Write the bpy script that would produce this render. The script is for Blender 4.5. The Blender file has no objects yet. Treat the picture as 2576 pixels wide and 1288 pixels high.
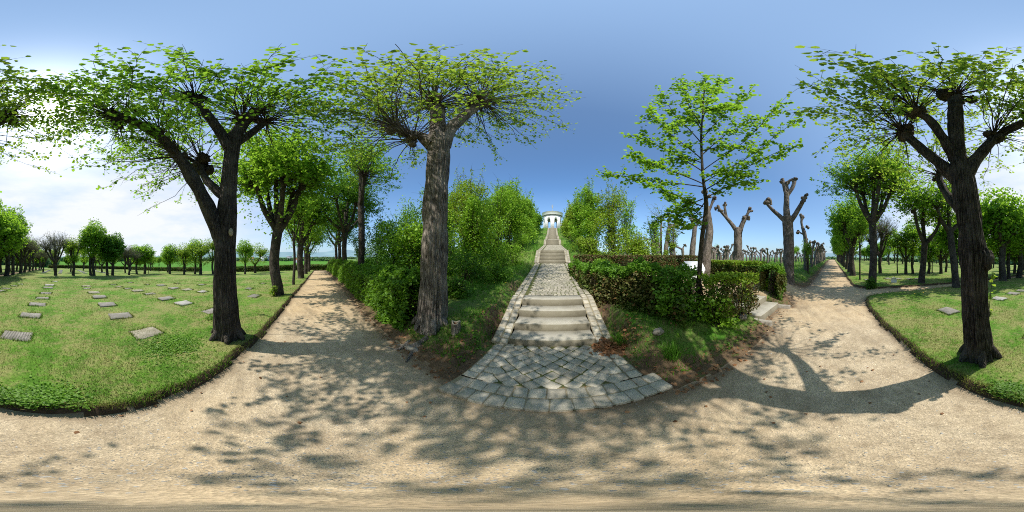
import bpy, math, random
import numpy as np
from mathutils import Vector
R = np.random.default_rng(7)
random.seed(7)
C = bpy.data.collections.new("Scene"); bpy.context.scene.collection.children.link(C)
PI = math.pi
K = math.radians(180 / 1288)          # one pixel of the 2576 px wide view, in radians
EYE = 1.7

# ------------------------------------------------------------------ frames
def dirv(azdeg):
    r = math.radians(azdeg); return np.array([math.sin(r), math.cos(r)])
A = dirv(-67.5); B = dirv(-157.5)     # along the path (to the left), down the lawn
S = dirv(14.2); T = dirv(104.2)       # up the stairs, to the right of the stairs
def ab(a, b): return a * A + b * B
def st(s, t): return s * S + t * T
def toab(x, y): return x * A[0] + y * A[1], x * B[0] + y * B[1]
def tost(x, y): return x * S[0] + y * S[1], x * T[0] + y * T[1]
def ray(x, y):
    az = (x - 1288) * K; el = (644 - y) * K
    return az, el
def at(x, y, d):
    az, el = ray(x, y)
    return np.array([d * math.sin(az), d * math.cos(az), EYE + d * math.tan(el)])

# ------------------------------------------------------------------ noise
def _h(i, j, k):
    n = (i * 374761393 + j * 668265263 + k * 2147483647) & 0xFFFFFFFF
    n = ((n ^ (n >> 13)) * 1274126177) & 0xFFFFFFFF
    return ((n ^ (n >> 16)) & 0xFFFF) / 65535.0
def vn(x, y, z=0.0):
    x = np.asarray(x, float); y = np.asarray(y, float); z = np.zeros_like(x) + z
    i = np.floor(x).astype(np.int64); j = np.floor(y).astype(np.int64); k = np.floor(z).astype(np.int64)
    fx = x - i; fy = y - j; fz = z - k
    fx = fx * fx * (3 - 2 * fx); fy = fy * fy * (3 - 2 * fy); fz = fz * fz * (3 - 2 * fz)
    r = 0
    for di in (0, 1):
        for dj in (0, 1):
            for dk in (0, 1):
                w = (fx if di else 1 - fx) * (fy if dj else 1 - fy) * (fz if dk else 1 - fz)
                r = r + w * _h(i + di, j + dj, k + dk)
    return r * 2 - 1
def fbm(x, y, z=0.0, o=3):
    r = 0; a = 1; s = 1
    for q in range(o):
        r = r + a * vn(np.asarray(x) * s + 17 * q, np.asarray(y) * s - 9 * q, np.asarray(z) * s); a *= .5; s *= 2.03
    return r / 1.75
def sstep(e0, e1, x):
    t = np.clip((x - e0) / (e1 - e0), 0, 1); return t * t * (3 - 2 * t)
def splus(x, w=1.0): return w * np.logaddexp(0, x / w)

# ------------------------------------------------------------------ terrain
HS_S = [0, 2.7, 4.3, 9.7, 11.3, 20, 21.2, 25, 26.6, 29, 37.6, 48, 75, 120]
HS_Z = [0, 0, .62, 1.25, 2.09, 3.06, 3.82, 4.28, 5.0, 5.3, 8.25, 8.2, 5, -3]
def HS(s): return np.interp(s, HS_S, HS_Z)
def pathness(a, b):
    n = .06 * fbm(a * 2.3, b * 2.3, 3.1) + .022 * fbm(a * 8.5, b * 8.5, 1.) + .05 * fbm(a * .5, b * .5, 9.)
    hi = 1.3 + .38 * sstep(-3.3, -3.5, a) * sstep(-5.05, -4.85, a)
    main = np.minimum(b + hi, 1.15 - b)
    cross = .62 - np.abs(a + 7.5) - 0 * b
    cr_hi = np.where(b < 0, np.minimum(.85 - np.abs(a + 7.1), b + 6), cross)
    k = .5
    f = k * np.logaddexp(main / k, np.where(b > 0, cross, cr_hi) / k) - .02
    f = np.where(np.abs(a + 7.3) > 3, main, f)
    f = np.minimum(f, 33 - a)
    return f + n
TERR = [(-.5, -7.8), (-1.15, -4.4), (-2.2, -2.45), (-3.4, -2.1), (-5.1, -2.1), (-6.3, -2.6), (-6.6, -7.4)]
def inpoly(a, b, poly):
    a = np.asarray(a, float); b = np.asarray(b, float)
    r = np.zeros(a.shape, bool)
    for q in range(len(poly)):
        x0, y0 = poly[q]; x1, y1 = poly[q - 1]
        c = ((y0 > b) != (y1 > b)) & (a < (x1 - x0) * (b - y0) / (y1 - y0 + 1e-9) + x0)
        r ^= c
    return r
def base_z(x, y):
    a, b = toab(x, y); s, t = tost(x, y)
    z = -.045 * splus(a - 5, 1.5) - .05 * splus(b - 4, 1.5) * (1 - .25 * sstep(-8, -20, a))
    z = z - 3.0 * sstep(36, 60, a) - 3.0 * sstep(60, 85, b)
    # flatten far away: a wide valley, then far hills
    r = np.hypot(x, y)
    far = sstep(70, 220, r)
    z = z * (1 - far) + (-8.0 - .004 * np.minimum(r, 800)) * far
    ap = sstep(1.22, 1.08, np.abs(t)) * sstep(2.78, 2.7, s) * (s > 0)
    tst = sstep(-3.35, -3.5, a) * sstep(-5.05, -4.9, a)
    up = splus(-b - 1.25 - .4 * tst, .12) * (1 - ap)
    terr = (.46 * sstep(0, 1.3, up) - .14 * tst * sstep(0, .5, up) * sstep(1.3, .9, up)) - 1.5 * sstep(12, 45, up)
    terr = terr * (1 - sstep(40, 70, up))
    z = z + terr * (1 - far)
    w = np.where(t > 0, 1 - .72 * sstep(1.3, 9, t) - .28 * sstep(9, 19, t), 1 - .35 * sstep(1.3, 12, -t) - .65 * sstep(12, 60, -t))
    w = w * sstep(0.0, .9, up)
    core = sstep(1.35, 1.1, np.abs(t))
    hz = HS(s) - .02 - .13 * core * sstep(2.5, 2.75, s)
    z = z * (1 - w) + np.maximum(hz, z * np.where(core > 0, 1 - core, 1)) * w
    return z
def Z(x, y):
    x = np.asarray(x, float); y = np.asarray(y, float)
    a, b = toab(x, y)
    z = base_z(x, y)
    f = pathness(a, b)
    off = sstep(.02, -.07, f)
    s, t = tost(x, y)
    stair = sstep(1.3, 1.12, np.abs(t)) * sstep(2.0, 2.5, s)
    stair = np.maximum(stair, sstep(1.25, 1.1, np.abs(t)) * (s > 0) * (s < 2.9))
    z = z + np.where(b > 0, .09, .04) * off * (1 - stair)
    z = z + .02 * fbm(x * .8, y * .8, 1.) * off * (1 - stair) + .008 * fbm(x * 1.3, y * 1.3, 5.)
    bank = sstep(0, -.3, f) * (b < 0) * (1 - stair)
    z = z + bank * .05 * fbm(x * 2.5, y * 2.5, 2.)
    return z
def z1(x, y): return float(Z(np.array([x]), np.array([y]))[0])
def gp(px, py):
    """the ground point seen at a pixel: the ray meets the terrain"""
    az, el = ray(px, py)
    d = np.geomspace(.6, 260, 1500)
    zz = Z(d * math.sin(az), d * math.cos(az))
    hit = np.where(EYE + d * math.tan(el) < zz)[0]
    k = hit[0] if len(hit) else len(d) - 1
    return np.array([d[k] * math.sin(az), d[k] * math.cos(az), zz[k]])
def gab(a, b):
    p = ab(a, b); return np.array([p[0], p[1], z1(p[0], p[1])])
def gst(s, t):
    p = st(s, t); return np.array([p[0], p[1], z1(p[0], p[1])])
def azd(az, d):
    p = d * dirv(az); return np.array([p[0], p[1], z1(p[0], p[1])])

# ------------------------------------------------------------------ materials
def mat(name):
    m = bpy.data.materials.new(name); m.use_nodes = True; m.node_tree.nodes.clear()
    return m, m.node_tree
def nd(nt, typ, props=None, **ins):
    n = nt.nodes.new(typ)
    for k, v in (props or {}).items(): setattr(n, k, v)
    for k, v in ins.items():
        key = k.replace('_', ' ')
        sock = n.inputs[int(k[1:])] if k[0] == 'i' and k[1:].isdigit() else n.inputs[key]
        if isinstance(v, bpy.types.NodeSocket): nt.links.new(v, sock)
        else: sock.default_value = v
    return n
def c4(c): return (c[0], c[1], c[2], 1)
def mixc(nt, f, a, b, mode='MIX'):
    n = nt.nodes.new('ShaderNodeMix'); n.data_type = 'RGBA'; n.blend_type = mode
    for i, v in ((0, f), (6, a), (7, b)):
        if isinstance(v, bpy.types.NodeSocket): nt.links.new(v, n.inputs[i])
        else: n.inputs[i].default_value = v if i == 0 else c4(v)
    return n.outputs[2]
def ramp(nt, f, *stops):
    n = nt.nodes.new('ShaderNodeValToRGB'); e = n.color_ramp.elements
    nt.links.new(f, n.inputs[0])
    while len(e) < len(stops): e.new(.5)
    for i, (p, c) in enumerate(stops):
        e[i].position = p; e[i].color = c4(c) if not isinstance(c, (int, float)) else (c, c, c, 1)
    return n.outputs[0]
def mth(nt, op, a, b=None):
    n = nt.nodes.new('ShaderNodeMath'); n.operation = op
    for i, v in ((0, a), (1, b)):
        if v is None: continue
        if isinstance(v, bpy.types.NodeSocket): nt.links.new(v, n.inputs[i])
        else: n.inputs[i].default_value = v
    return n.outputs[0]
def pos(nt): return nt.nodes.new('ShaderNodeNewGeometry').outputs['Position']
def noise(nt, v, s, d=3, r=.55, w=None):
    return nd(nt, 'ShaderNodeTexNoise', Vector=v, Scale=s, Detail=d, Roughness=r).outputs[0]
def vor(nt, v, s, out='Distance', feat='F1'):
    n = nd(nt, 'ShaderNodeTexVoronoi', {'feature': feat}, Vector=v, Scale=s); return n.outputs[out]
def finish(nt, col, rough=.9, bump=None, bs=.3, bd=.02, spec=.25):
    p = nd(nt, 'ShaderNodeBsdfPrincipled', Roughness=rough)
    p.inputs['Specular IOR Level'].default_value = spec
    if isinstance(col, bpy.types.NodeSocket): nt.links.new(col, p.inputs['Base Color'])
    else: p.inputs['Base Color'].default_value = c4(col)
    if bump is not None:
        b = nd(nt, 'ShaderNodeBump', Strength=bs, Distance=bd, Height=bump)
        nt.links.new(b.outputs[0], p.inputs['Normal'])
    o = nd(nt, 'ShaderNodeOutputMaterial'); nt.links.new(p.outputs[0], o.inputs[0])
    return p

def leaf_mat(name, dark, light, trans, tw=.5, odd=None, gl=.025, dry=None):
    m, nt = mat(name)
    g = nt.nodes.new('ShaderNodeNewGeometry')
    r = g.outputs['Random Per Island']
    stops = [(0, dark), (.75, light)]
    c = ramp(nt, r, *stops)
    big = noise(nt, g.outputs['Position'], 1.3, 2)
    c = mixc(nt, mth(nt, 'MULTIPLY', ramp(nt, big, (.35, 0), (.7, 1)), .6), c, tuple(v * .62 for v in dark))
    tc = mixc(nt, ramp(nt, r, (0, 0), (1, 1)), tuple(v * .65 for v in trans), trans)
    if dry:
        nz = mth(nt, 'ADD', mth(nt, 'MULTIPLY', noise(nt, g.outputs['Position'], .9, 4, .65), .7), mth(nt, 'MULTIPLY', noise(nt, g.outputs['Position'], .28, 2), .3))
        kd = mth(nt, 'MULTIPLY', ramp(nt, nz, (.46, 0), (.56, 1)), .75)
        c = mixc(nt, kd, c, dry); tc = mixc(nt, kd, tc, tuple(v * 1.2 for v in dry))
    if odd:
        r2 = mth(nt, 'FRACT', mth(nt, 'MULTIPLY', r, 13.7))
        k = mth(nt, 'GREATER_THAN', r2, 1 - odd[0])
        c = mixc(nt, k, c, odd[1]); tc = mixc(nt, k, tc, odd[1])
    d = nd(nt, 'ShaderNodeBsdfDiffuse', Color=c)
    t = nd(nt, 'ShaderNodeBsdfTranslucent', Color=tc)
    mx = nd(nt, 'ShaderNodeMixShader', i0=tw, i1=d.outputs[0], i2=t.outputs[0])
    gg = nd(nt, 'ShaderNodeBsdfGlossy', Roughness=.55, Color=(.8, .85, .7, 1))
    m2 = nd(nt, 'ShaderNodeMixShader', i0=gl, i1=mx.outputs[0], i2=gg.outputs[0])
    o = nd(nt, 'ShaderNodeOutputMaterial'); nt.links.new(m2.outputs[0], o.inputs[0])
    return m
def bark_mat(name, dark, light, sc=1.0, moss=None):
    m, nt = mat(name)
    tc = nt.nodes.new('ShaderNodeTexCoord').outputs['Object']
    mp = nd(nt, 'ShaderNodeMapping', Vector=tc, Scale=(9 * sc, 9 * sc, 1.5 * sc)).outputs[0]
    n1 = noise(nt, mp, 4.5, 6, .65); n2 = noise(nt, tc, 3., 4)
    mp2 = nd(nt, 'ShaderNodeMapping', Vector=tc, Scale=(22 * sc, 22 * sc, 3 * sc)).outputs[0]
    v = vor(nt, mp2, 1.6, 'Distance', 'DISTANCE_TO_EDGE')
    f = ramp(nt, n1, (.36, 0), (.62, 1))
    c = mixc(nt, f, dark, light)
    c = mixc(nt, ramp(nt, v, (0, .75), (.18, 0)), c, tuple(q * .4 for q in dark))
    c = mixc(nt, mth(nt, 'MULTIPLY', ramp(nt, n2, (.4, 0), (.7, 1)), .5), c, tuple(q * 1.6 for q in light))
    if moss: c = mixc(nt, mth(nt, 'MULTIPLY', ramp(nt, noise(nt, tc, 5, 3), (.5, 0), (.68, 1)), .5), c, moss)
    h = mth(nt, 'ADD', n1, mth(nt, 'MULTIPLY', ramp(nt, v, (0, 0), (.25, 1)), .6))
    finish(nt, c, .95, h, .8, .03, .1)
    return m
M = {}
M['leaf'] = leaf_mat('linden_leaf', (.075, .185, .014), (.18, .37, .03), (.42, .72, .05), .52)
M['leaf_y'] = leaf_mat('linden_leaf_young', (.09, .20, .02), (.19, .35, .035), (.48, .68, .06), .52)
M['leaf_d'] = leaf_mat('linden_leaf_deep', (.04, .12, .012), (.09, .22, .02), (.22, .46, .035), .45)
M['leaf_bush'] = leaf_mat('bush_leaf', (.12, .275, .015), (.31, .52, .038), (.48, .78, .055), .38)
M['leaf_bushy'] = leaf_mat('bush_leaf_yellow', (.16, .28, .02), (.34, .50, .04), (.52, .72, .05), .38, (.06, (.24, .18, .05)))
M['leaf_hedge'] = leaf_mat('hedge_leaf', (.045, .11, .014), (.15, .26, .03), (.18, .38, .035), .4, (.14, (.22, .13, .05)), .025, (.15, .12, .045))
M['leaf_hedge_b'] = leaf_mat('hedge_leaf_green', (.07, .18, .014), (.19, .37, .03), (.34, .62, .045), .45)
M['leaf_brown'] = leaf_mat('hedge_leaf_brown', (.14, .085, .045), (.25, .15, .07), (.3, .2, .08), .35, (.42, (.09, .16, .025)))
M['leaf_bare'] = leaf_mat('bud_leaf', (.14, .15, .07), (.22, .23, .10), (.3, .33, .12), .4)
M['dead'] = leaf_mat('dead_leaf', (.20, .085, .035), (.46, .23, .11), (.3, .14, .06), .2)
M['grass'] = leaf_mat('grass_blade', (.06, .155, .018), (.15, .30, .035), (.22, .44, .045), .35, (.2, (.33, .29, .12)), .015, (.27, .27, .075))
M['grass_dark'] = leaf_mat('tall_grass_blade', (.055, .16, .016), (.14, .33, .03), (.26, .55, .04), .42, (.06, (.24, .2, .09)), .02)
M['bark'] = bark_mat('dark_bark', (.025, .02, .017), (.125, .105, .088))
M['bark_l'] = bark_mat('grey_bark', (.065, .055, .047), (.32, .28, .235))
M['bark_s'] = bark_mat('pollard_bark', (.085, .07, .058), (.29, .245, .21), 1., (.07, .075, .03))
M['twig'] = bark_mat('twig_bark', (.045, .033, .028), (.12, .09, .075), 3.)
M['twig_g'] = bark_mat('grey_twig_bark', (.11, .09, .08), (.22, .19, .17), 3.)
M['bark_y'] = bark_mat('young_bark', (.05, .042, .032), (.13, .11, .085), 2.)

def path_material():
    m, nt = mat('gravel_path'); p = pos(nt)
    big = noise(nt, p, .55, 4); mid = noise(nt, p, 3.2, 4); fine = noise(nt, p, 24, 4, .7)
    dist = nd(nt, 'ShaderNodeVectorMath', {'operation': 'LENGTH'}, i0=p).outputs['Value']
    sand = mixc(nt, ramp(nt, mid, (.3, 0), (.7, 1)), (.51, .37, .215), (.64, .49, .30))
    grav = mixc(nt, ramp(nt, mid, (.3, 0), (.7, 1)), (.46, .362, .24), (.585, .475, .325))
    near = mth(nt, 'SUBTRACT', 1.1, mth(nt, 'MULTIPLY', mth(nt, 'ABSOLUTE', mth(nt, 'SUBTRACT', dist, 2.3)), .2))
    k = ramp(nt, mth(nt, 'MULTIPLY', near, mth(nt, 'ADD', big, .25)), (.35, 0), (.7, 1))
    c = mixc(nt, k, sand, grav)
    n1 = nd(nt, 'ShaderNodeTexVoronoi', Vector=p, Scale=75.)
    n2 = nd(nt, 'ShaderNodeTexVoronoi', Vector=p, Scale=160.)
    g1 = nd(nt, 'ShaderNodeSeparateColor', i0=n1.outputs['Color']).outputs[0]
    g2 = nd(nt, 'ShaderNodeSeparateColor', i0=n2.outputs['Color']).outputs[1]
    spk = ramp(nt, g1, (0, .6), (.5, 1), (.92, 1.1), (1, 1.7))
    spk2 = ramp(nt, g2, (0, .6), (.5, 1.), (1, 1.5))
    inten = mth(nt, 'ADD', .12, mth(nt, 'MULTIPLY', k, .38))
    c = mixc(nt, inten, c, mixc(nt, 1, c, spk, 'MULTIPLY'))
    c = mixc(nt, mth(nt, 'MULTIPLY', inten, .8), c, mixc(nt, 1, c, spk2, 'MULTIPLY'))
    c = mixc(nt, mth(nt, 'MULTIPLY', ramp(nt, noise(nt, p, 9, 3), (.55, 0), (.75, 1)), .35), c, (.22, .16, .1))
    c = mixc(nt, .55, c, mixc(nt, 1, c, ramp(nt, fine, (.3, .72), (.7, 1.22)), 'MULTIPLY'))
    mp_ = nd(nt, 'ShaderNodeMapping', {'vector_type': 'POINT'}, Vector=p, Rotation=(0, 0, math.radians(22.5)), Scale=(.35, 5.5, 1)).outputs[0]
    str_ = noise(nt, mp_, 1.1, 4, .6)
    c = mixc(nt, .5, c, mixc(nt, 1, c, ramp(nt, str_, (.35, .72), (.55, 1.08), (.7, 1.0)), 'MULTIPLY'))
    c = mixc(nt, mth(nt, 'MULTIPLY', ramp(nt, noise(nt, p, 1.1, 5, .7), (.5, 0), (.68, 1)), .5), c, (.27, .205, .135))
    at_ = nt.nodes.new('ShaderNodeAttribute'); at_.attribute_name = 'soil'
    c = mixc(nt, mth(nt, 'MULTIPLY', at_.outputs['Fac'], .8), c, mixc(nt, mid, (.16, .11, .07), (.26, .19, .12)))
    h = mth(nt, 'ADD', mth(nt, 'MULTIPLY', n1.outputs['Distance'], 1.0), mth(nt, 'ADD', mth(nt, 'MULTIPLY', n2.outputs['Distance'], .5), mth(nt, 'MULTIPLY', mid, 1.2)))
    finish(nt, c, .95, h, .38, .010, .1)
    return m
def lawn_material(name, g1, g2, dry, soil, amt=.45):
    m, nt = mat(name); p = pos(nt)
    big = noise(nt, p, .35, 4); mid = noise(nt, p, 1.9, 5, .65); fine = noise(nt, p, 30, 4, .8); f2 = noise(nt, p, 9, 4, .75)
    c = mixc(nt, ramp(nt, mid, (.32, 0), (.68, 1)), g1, g2)
    k = mth(nt, 'MULTIPLY', ramp(nt, mth(nt, 'ADD', mth(nt, 'MULTIPLY', noise(nt, p, .9, 4, .65), .55), mth(nt, 'MULTIPLY', f2, .45)), (.43, 0), (.56, 1)), amt)
    c = mixc(nt, k, c, dry)
    c = mixc(nt, .75, c, mixc(nt, 1, c, ramp(nt, fine, (.3, .45), (.7, 1.55)), 'MULTIPLY'))
    w = vor(nt, p, 11, 'Distance')
    c = mixc(nt, mth(nt, 'MULTIPLY', ramp(nt, w, (.03, 1), (.06, 0)), .6), c, (.6, .6, .5))
    a = nt.nodes.new('ShaderNodeAttribute'); a.attribute_name = 'soil'
    sc = mixc(nt, ramp(nt, f2, (.35, 0), (.65, 1)), tuple(v * .55 for v in soil), soil)
    kk = ramp(nt, mth(nt, 'ADD', a.outputs['Fac'], mth(nt, 'MULTIPLY', mth(nt, 'SUBTRACT', f2, .5), .9)), (.35, 0), (.6, 1))
    c = mixc(nt, kk, c, sc)
    finish(nt, c, .95, mth(nt, 'ADD', fine, mth(nt, 'MULTIPLY', mid, 2)), .7, .04, .1)
    return m
M['path'] = path_material()
M['lawn'] = lawn_material('lawn_grass', (.07, .17, .02), (.15, .29, .035), (.31, .275, .115), (.12, .08, .05), .75)
M['hill'] = lawn_material('hillside_ground', (.05, .14, .016), (.12, .26, .03), (.20, .16, .08), (.20, .135, .08), .5)
def field_material():
    m, nt = mat('crop_field'); p = pos(nt)
    big = nd(nt, 'ShaderNodeTexVoronoi', Vector=p, Scale=.0035)
    r = nd(nt, 'ShaderNodeSeparateColor', i0=big.outputs['Color']).outputs[0]
    c = ramp(nt, r, (0, (.075, .20, .03)), (.35, (.10, .26, .035)), (.6, (.14, .22, .05)), (.85, (.20, .22, .07)), (1, (.08, .16, .04)))
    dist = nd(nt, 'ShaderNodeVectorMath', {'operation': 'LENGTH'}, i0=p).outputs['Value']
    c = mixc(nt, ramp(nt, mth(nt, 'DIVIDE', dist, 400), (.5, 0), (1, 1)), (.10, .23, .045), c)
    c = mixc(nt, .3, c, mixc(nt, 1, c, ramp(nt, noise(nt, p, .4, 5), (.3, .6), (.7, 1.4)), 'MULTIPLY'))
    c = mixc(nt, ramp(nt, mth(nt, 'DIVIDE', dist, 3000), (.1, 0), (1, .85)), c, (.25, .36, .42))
    finish(nt, c, 1, None, spec=0)
    return m
M['field'] = field_material()
def hills_material():
    m, nt = mat('far_hills'); p = pos(nt)
    z = nd(nt, 'ShaderNodeSeparateXYZ', Vector=p).outputs[2]
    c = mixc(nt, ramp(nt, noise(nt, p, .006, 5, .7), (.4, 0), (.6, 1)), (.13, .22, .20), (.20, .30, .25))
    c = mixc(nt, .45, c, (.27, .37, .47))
    finish(nt, c, 1, None, spec=0); return m
M['hills'] = hills_material()
def stone_mat(name, c1, c2, sc=1., dirt=(.12, .1, .07), da=.5, sp=.5):
    m, nt = mat(name); tc = pos(nt)
    n1 = noise(nt, tc, 5 * sc, 5, .65); n2 = noise(nt, tc, 90 * sc, 3, .8); n3 = noise(nt, tc, 1.7 * sc, 4)
    c = mixc(nt, ramp(nt, n1, (.3, 0), (.7, 1)), c1, c2)
    g = nt.nodes.new('ShaderNodeNewGeometry').outputs['Random Per Island']
    c = mixc(nt, 1, c, ramp(nt, g, (0, .72), (1, 1.15)), 'MULTIPLY')
    c = mixc(nt, sp, c, mixc(nt, 1, c, ramp(nt, n2, (.3, .5), (.7, 1.5)), 'MULTIPLY'))
    c = mixc(nt, mth(nt, 'MULTIPLY', ramp(nt, n3, (.45, 0), (.75, 1)), da), c, dirt)
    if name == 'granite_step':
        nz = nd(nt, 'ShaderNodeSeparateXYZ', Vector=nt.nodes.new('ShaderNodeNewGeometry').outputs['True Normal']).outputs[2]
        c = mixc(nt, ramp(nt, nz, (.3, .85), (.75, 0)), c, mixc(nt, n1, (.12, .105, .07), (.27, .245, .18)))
    finish(nt, c, .85, n2, .3, .004, .2)
    return m
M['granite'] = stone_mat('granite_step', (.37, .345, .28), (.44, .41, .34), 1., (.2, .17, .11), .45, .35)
M['cobble'] = stone_mat('granite_cobble', (.40, .365, .29), (.55, .50, .40), 1.4, (.27, .22, .14), .35)
M['cobble_r'] = stone_mat('sandy_cobble', (.31, .28, .22), (.43, .39, .31), 1.4, (.16, .17, .07), .4)
M['moss'] = stone_mat('mossy_joint', (.06, .08, .02), (.12, .13, .045), 2., (.12, .09, .05), .5)
M['joint'] = stone_mat('sandy_joint', (.24, .2, .13), (.32, .27, .18), 2., (.14, .15, .05), .5)
M['slab'] = stone_mat('grave_slab', (.21, .19, .16), (.33, .305, .265), 1.5, (.10, .1, .06), .5)
M['slab_l'] = stone_mat('pale_grave_slab', (.34, .32, .28), (.5, .48, .44), 1.5, (.22, .2, .14), .5)
M['slab_t'] = stone_mat('tan_grave_slab', (.28, .25, .18), (.42, .38, .29), 2.5, (.12, .11, .05), .6)
M['rock'] = stone_mat('bank_rock', (.25, .22, .18), (.42, .38, .31), 1.5)
def plain(name, c, rough=.7, var=.25, sc=6, spec=.3):
    m, nt = mat(name); p = pos(nt)
    n = noise(nt, p, sc, 4)
    k = mixc(nt, 1, c, ramp(nt, n, (.3, 1 - var), (.7, 1 + var * .3)), 'MULTIPLY')
    finish(nt, k, rough, n, .2, .01, spec); return m
M['white'] = plain('white_render', (.86, .86, .85), .8, .06, 2)
M['whitestone'] = plain('white_marble', (.78, .78, .76), .45, .1, 4)
M['roofgrey'] = plain('grey_roof', (.22, .23, .24), .5)
M['iron'] = plain('dark_iron', (.08, .09, .1), .5)
M['gilt'] = plain('gilded_metal', (.5, .45, .32), .4)
M['redroof'] = plain('red_roof', (.38, .16, .09), .9, .3, .4)
M['housewhite'] = plain('pale_house_wall', (.62, .64, .66), .9, .1, .3)
M['housecream'] = plain('cream_house_wall', (.6, .54, .42), .9, .1, .3)
M['glass'] = plain('dark_window', (.06, .08, .1), .2)
M['sawn'] = plain('sawn_wood', (.45, .38, .28), .8, .4, 30)
M['petal'] = plain('dandelion_petal', (.75, .55, .03), .8)
M['ink'] = plain('engraved_line', (.07, .065, .06), .9)
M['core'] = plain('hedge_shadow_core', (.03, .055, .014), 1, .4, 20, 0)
M['twigcore'] = plain('dry_twigs', (.10, .075, .05), 1, .5, 20, 0)

# ------------------------------------------------------------------ mesh building
class Acc:
    def __init__(s): s.v = []; s.f = {3: [], 4: []}; s.n = 0
    def add(s, v, f):
        v = np.asarray(v, float).reshape(-1, 3); f = np.asarray(f, np.int64)
        if len(f): s.f[f.shape[1]].append(f + s.n)
        s.v.append(v); s.n += len(v)
    def build(s, name, m, parent=None, origin=(0, 0, 0), smooth=False):
        v = np.concatenate(s.v) - np.asarray(origin, float)
        me = bpy.data.meshes.new(name); me.vertices.add(len(v)); me.vertices.foreach_set('co', v.ravel())
        fs = [np.concatenate(q) for q in (s.f[3], s.f[4]) if q]
        tot = sum(q.size for q in fs); nf = sum(len(q) for q in fs)
        me.loops.add(tot); me.polygons.add(nf)
        me.loops.foreach_set('vertex_index', np.concatenate([q.ravel() for q in fs]))
        sizes = np.concatenate([np.full(len(q), q.shape[1]) for q in fs])
        me.polygons.foreach_set('loop_start', np.concatenate([[0], np.cumsum(sizes)[:-1]]))
        if smooth: me.polygons.foreach_set('use_smooth', np.ones(nf, bool))
        me.materials.append(m); me.update(); me.validate()
        o = bpy.data.objects.new(name, me); C.objects.link(o)
        if parent is not None: o.parent = parent
        else: o.location = tuple(origin)
        return o
def unit(v): return v / (np.linalg.norm(v, axis=-1, keepdims=True) + 1e-9)
def tubes(acc, P, Rr, n=5, cap=True):
    """P [N,K,3] polylines, Rr [N,K] radii"""
    P = np.asarray(P, float); Rr = np.asarray(Rr, float)
    if P.ndim == 2: P = P[None]; Rr = Rr[None]
    N, Kk, _ = P.shape
    tan = unit(np.gradient(P, axis=1))
    mean = unit(tan.mean(1, keepdims=True))
    ref = np.where(np.abs(mean[..., 2:3]) > .8, np.array([1., .13, 0]), np.array([0, 0, 1.]))
    u = unit(np.cross(tan, ref)); w = np.cross(tan, u)
    th = np.linspace(0, 2 * PI, n, endpoint=False)
    ring = P[:, :, None] + Rr[:, :, None, None] * (np.cos(th)[None, None, :, None] * u[:, :, None] + np.sin(th)[None, None, :, None] * w[:, :, None])
    idx = np.arange(N * Kk * n).reshape(N, Kk, n)
    a = idx[:, :-1]; b = idx[:, 1:]
    f = np.stack([a, np.roll(a, -1, 2), np.roll(b, -1, 2), b], -1).reshape(-1, 4)
    acc.add(ring, f)
def smooth_line(pts, k=12):
    pts = np.asarray(pts, float); n = len(pts)
    t = np.linspace(0, n - 1, k)
    out = []
    for q in t:
        i = min(int(q), n - 2); f = q - i
        p0 = pts[max(i - 1, 0)]; p1 = pts[i]; p2 = pts[i + 1]; p3 = pts[min(i + 2, n - 1)]
        out.append(.5 * (2 * p1 + (p2 - p0) * f + (2 * p0 - 5 * p1 + 4 * p2 - p3) * f * f + (3 * p1 - p0 - 3 * p2 + p3) * f ** 3))
    return np.array(out)
def bark_tube(acc, pts, rad, n=40, k=60, ridge=.012, lump=.02, seed=0., rz=1.6):
    """a trunk or limb with ridged bark and lumps"""
    L = smooth_line(pts, k); r = np.interp(np.linspace(0, 1, k), np.linspace(0, 1, len(rad)), rad)
    tan = unit(np.gradient(L, axis=0)); u = np.zeros_like(tan); ref = np.array([1., .2, .1])
    for i in range(k):
        ref = ref - tan[i] * ref.dot(tan[i]); ref /= np.linalg.norm(ref); u[i] = ref
    w = np.cross(tan, u); th = np.linspace(0, 2 * PI, n, endpoint=False)
    ln = np.concatenate([[0], np.cumsum(np.linalg.norm(np.diff(L, axis=0), axis=1))])
    TH, LN = np.meshgrid(th, ln); cx = np.cos(TH); sx = np.sin(TH)
    rr = np.repeat(r[:, None], n, 1)
    q = rr / max(r.max(), 1e-3)
    rid = np.abs(vn(cx * 6 + seed, sx * 6, LN * rz + seed)) + .5 * np.abs(vn(cx * 13, sx * 13 + seed, LN * rz * 2))
    rr = rr + ridge * q * (rid - .5) * 1.6 + lump * q * fbm(cx * 1.3 + seed, sx * 1.3, LN * 1.7)
    V = L[:, None] + rr[..., None] * (cx[..., None] * u[:, None] + sx[..., None] * w[:, None])
    idx = np.arange(k * n).reshape(k, n); a = idx[:-1]; b = idx[1:]
    acc.add(V, np.stack([a, np.roll(a, -1, 1), np.roll(b, -1, 1), b], -1).reshape(-1, 4))
    # closed end
    e = V[-1]; c = e.mean(0) + tan[-1] * r[-1] * .5
    acc.add(np.vstack([e, c]), [[i, (i + 1) % n, n] for i in range(n)])
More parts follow.
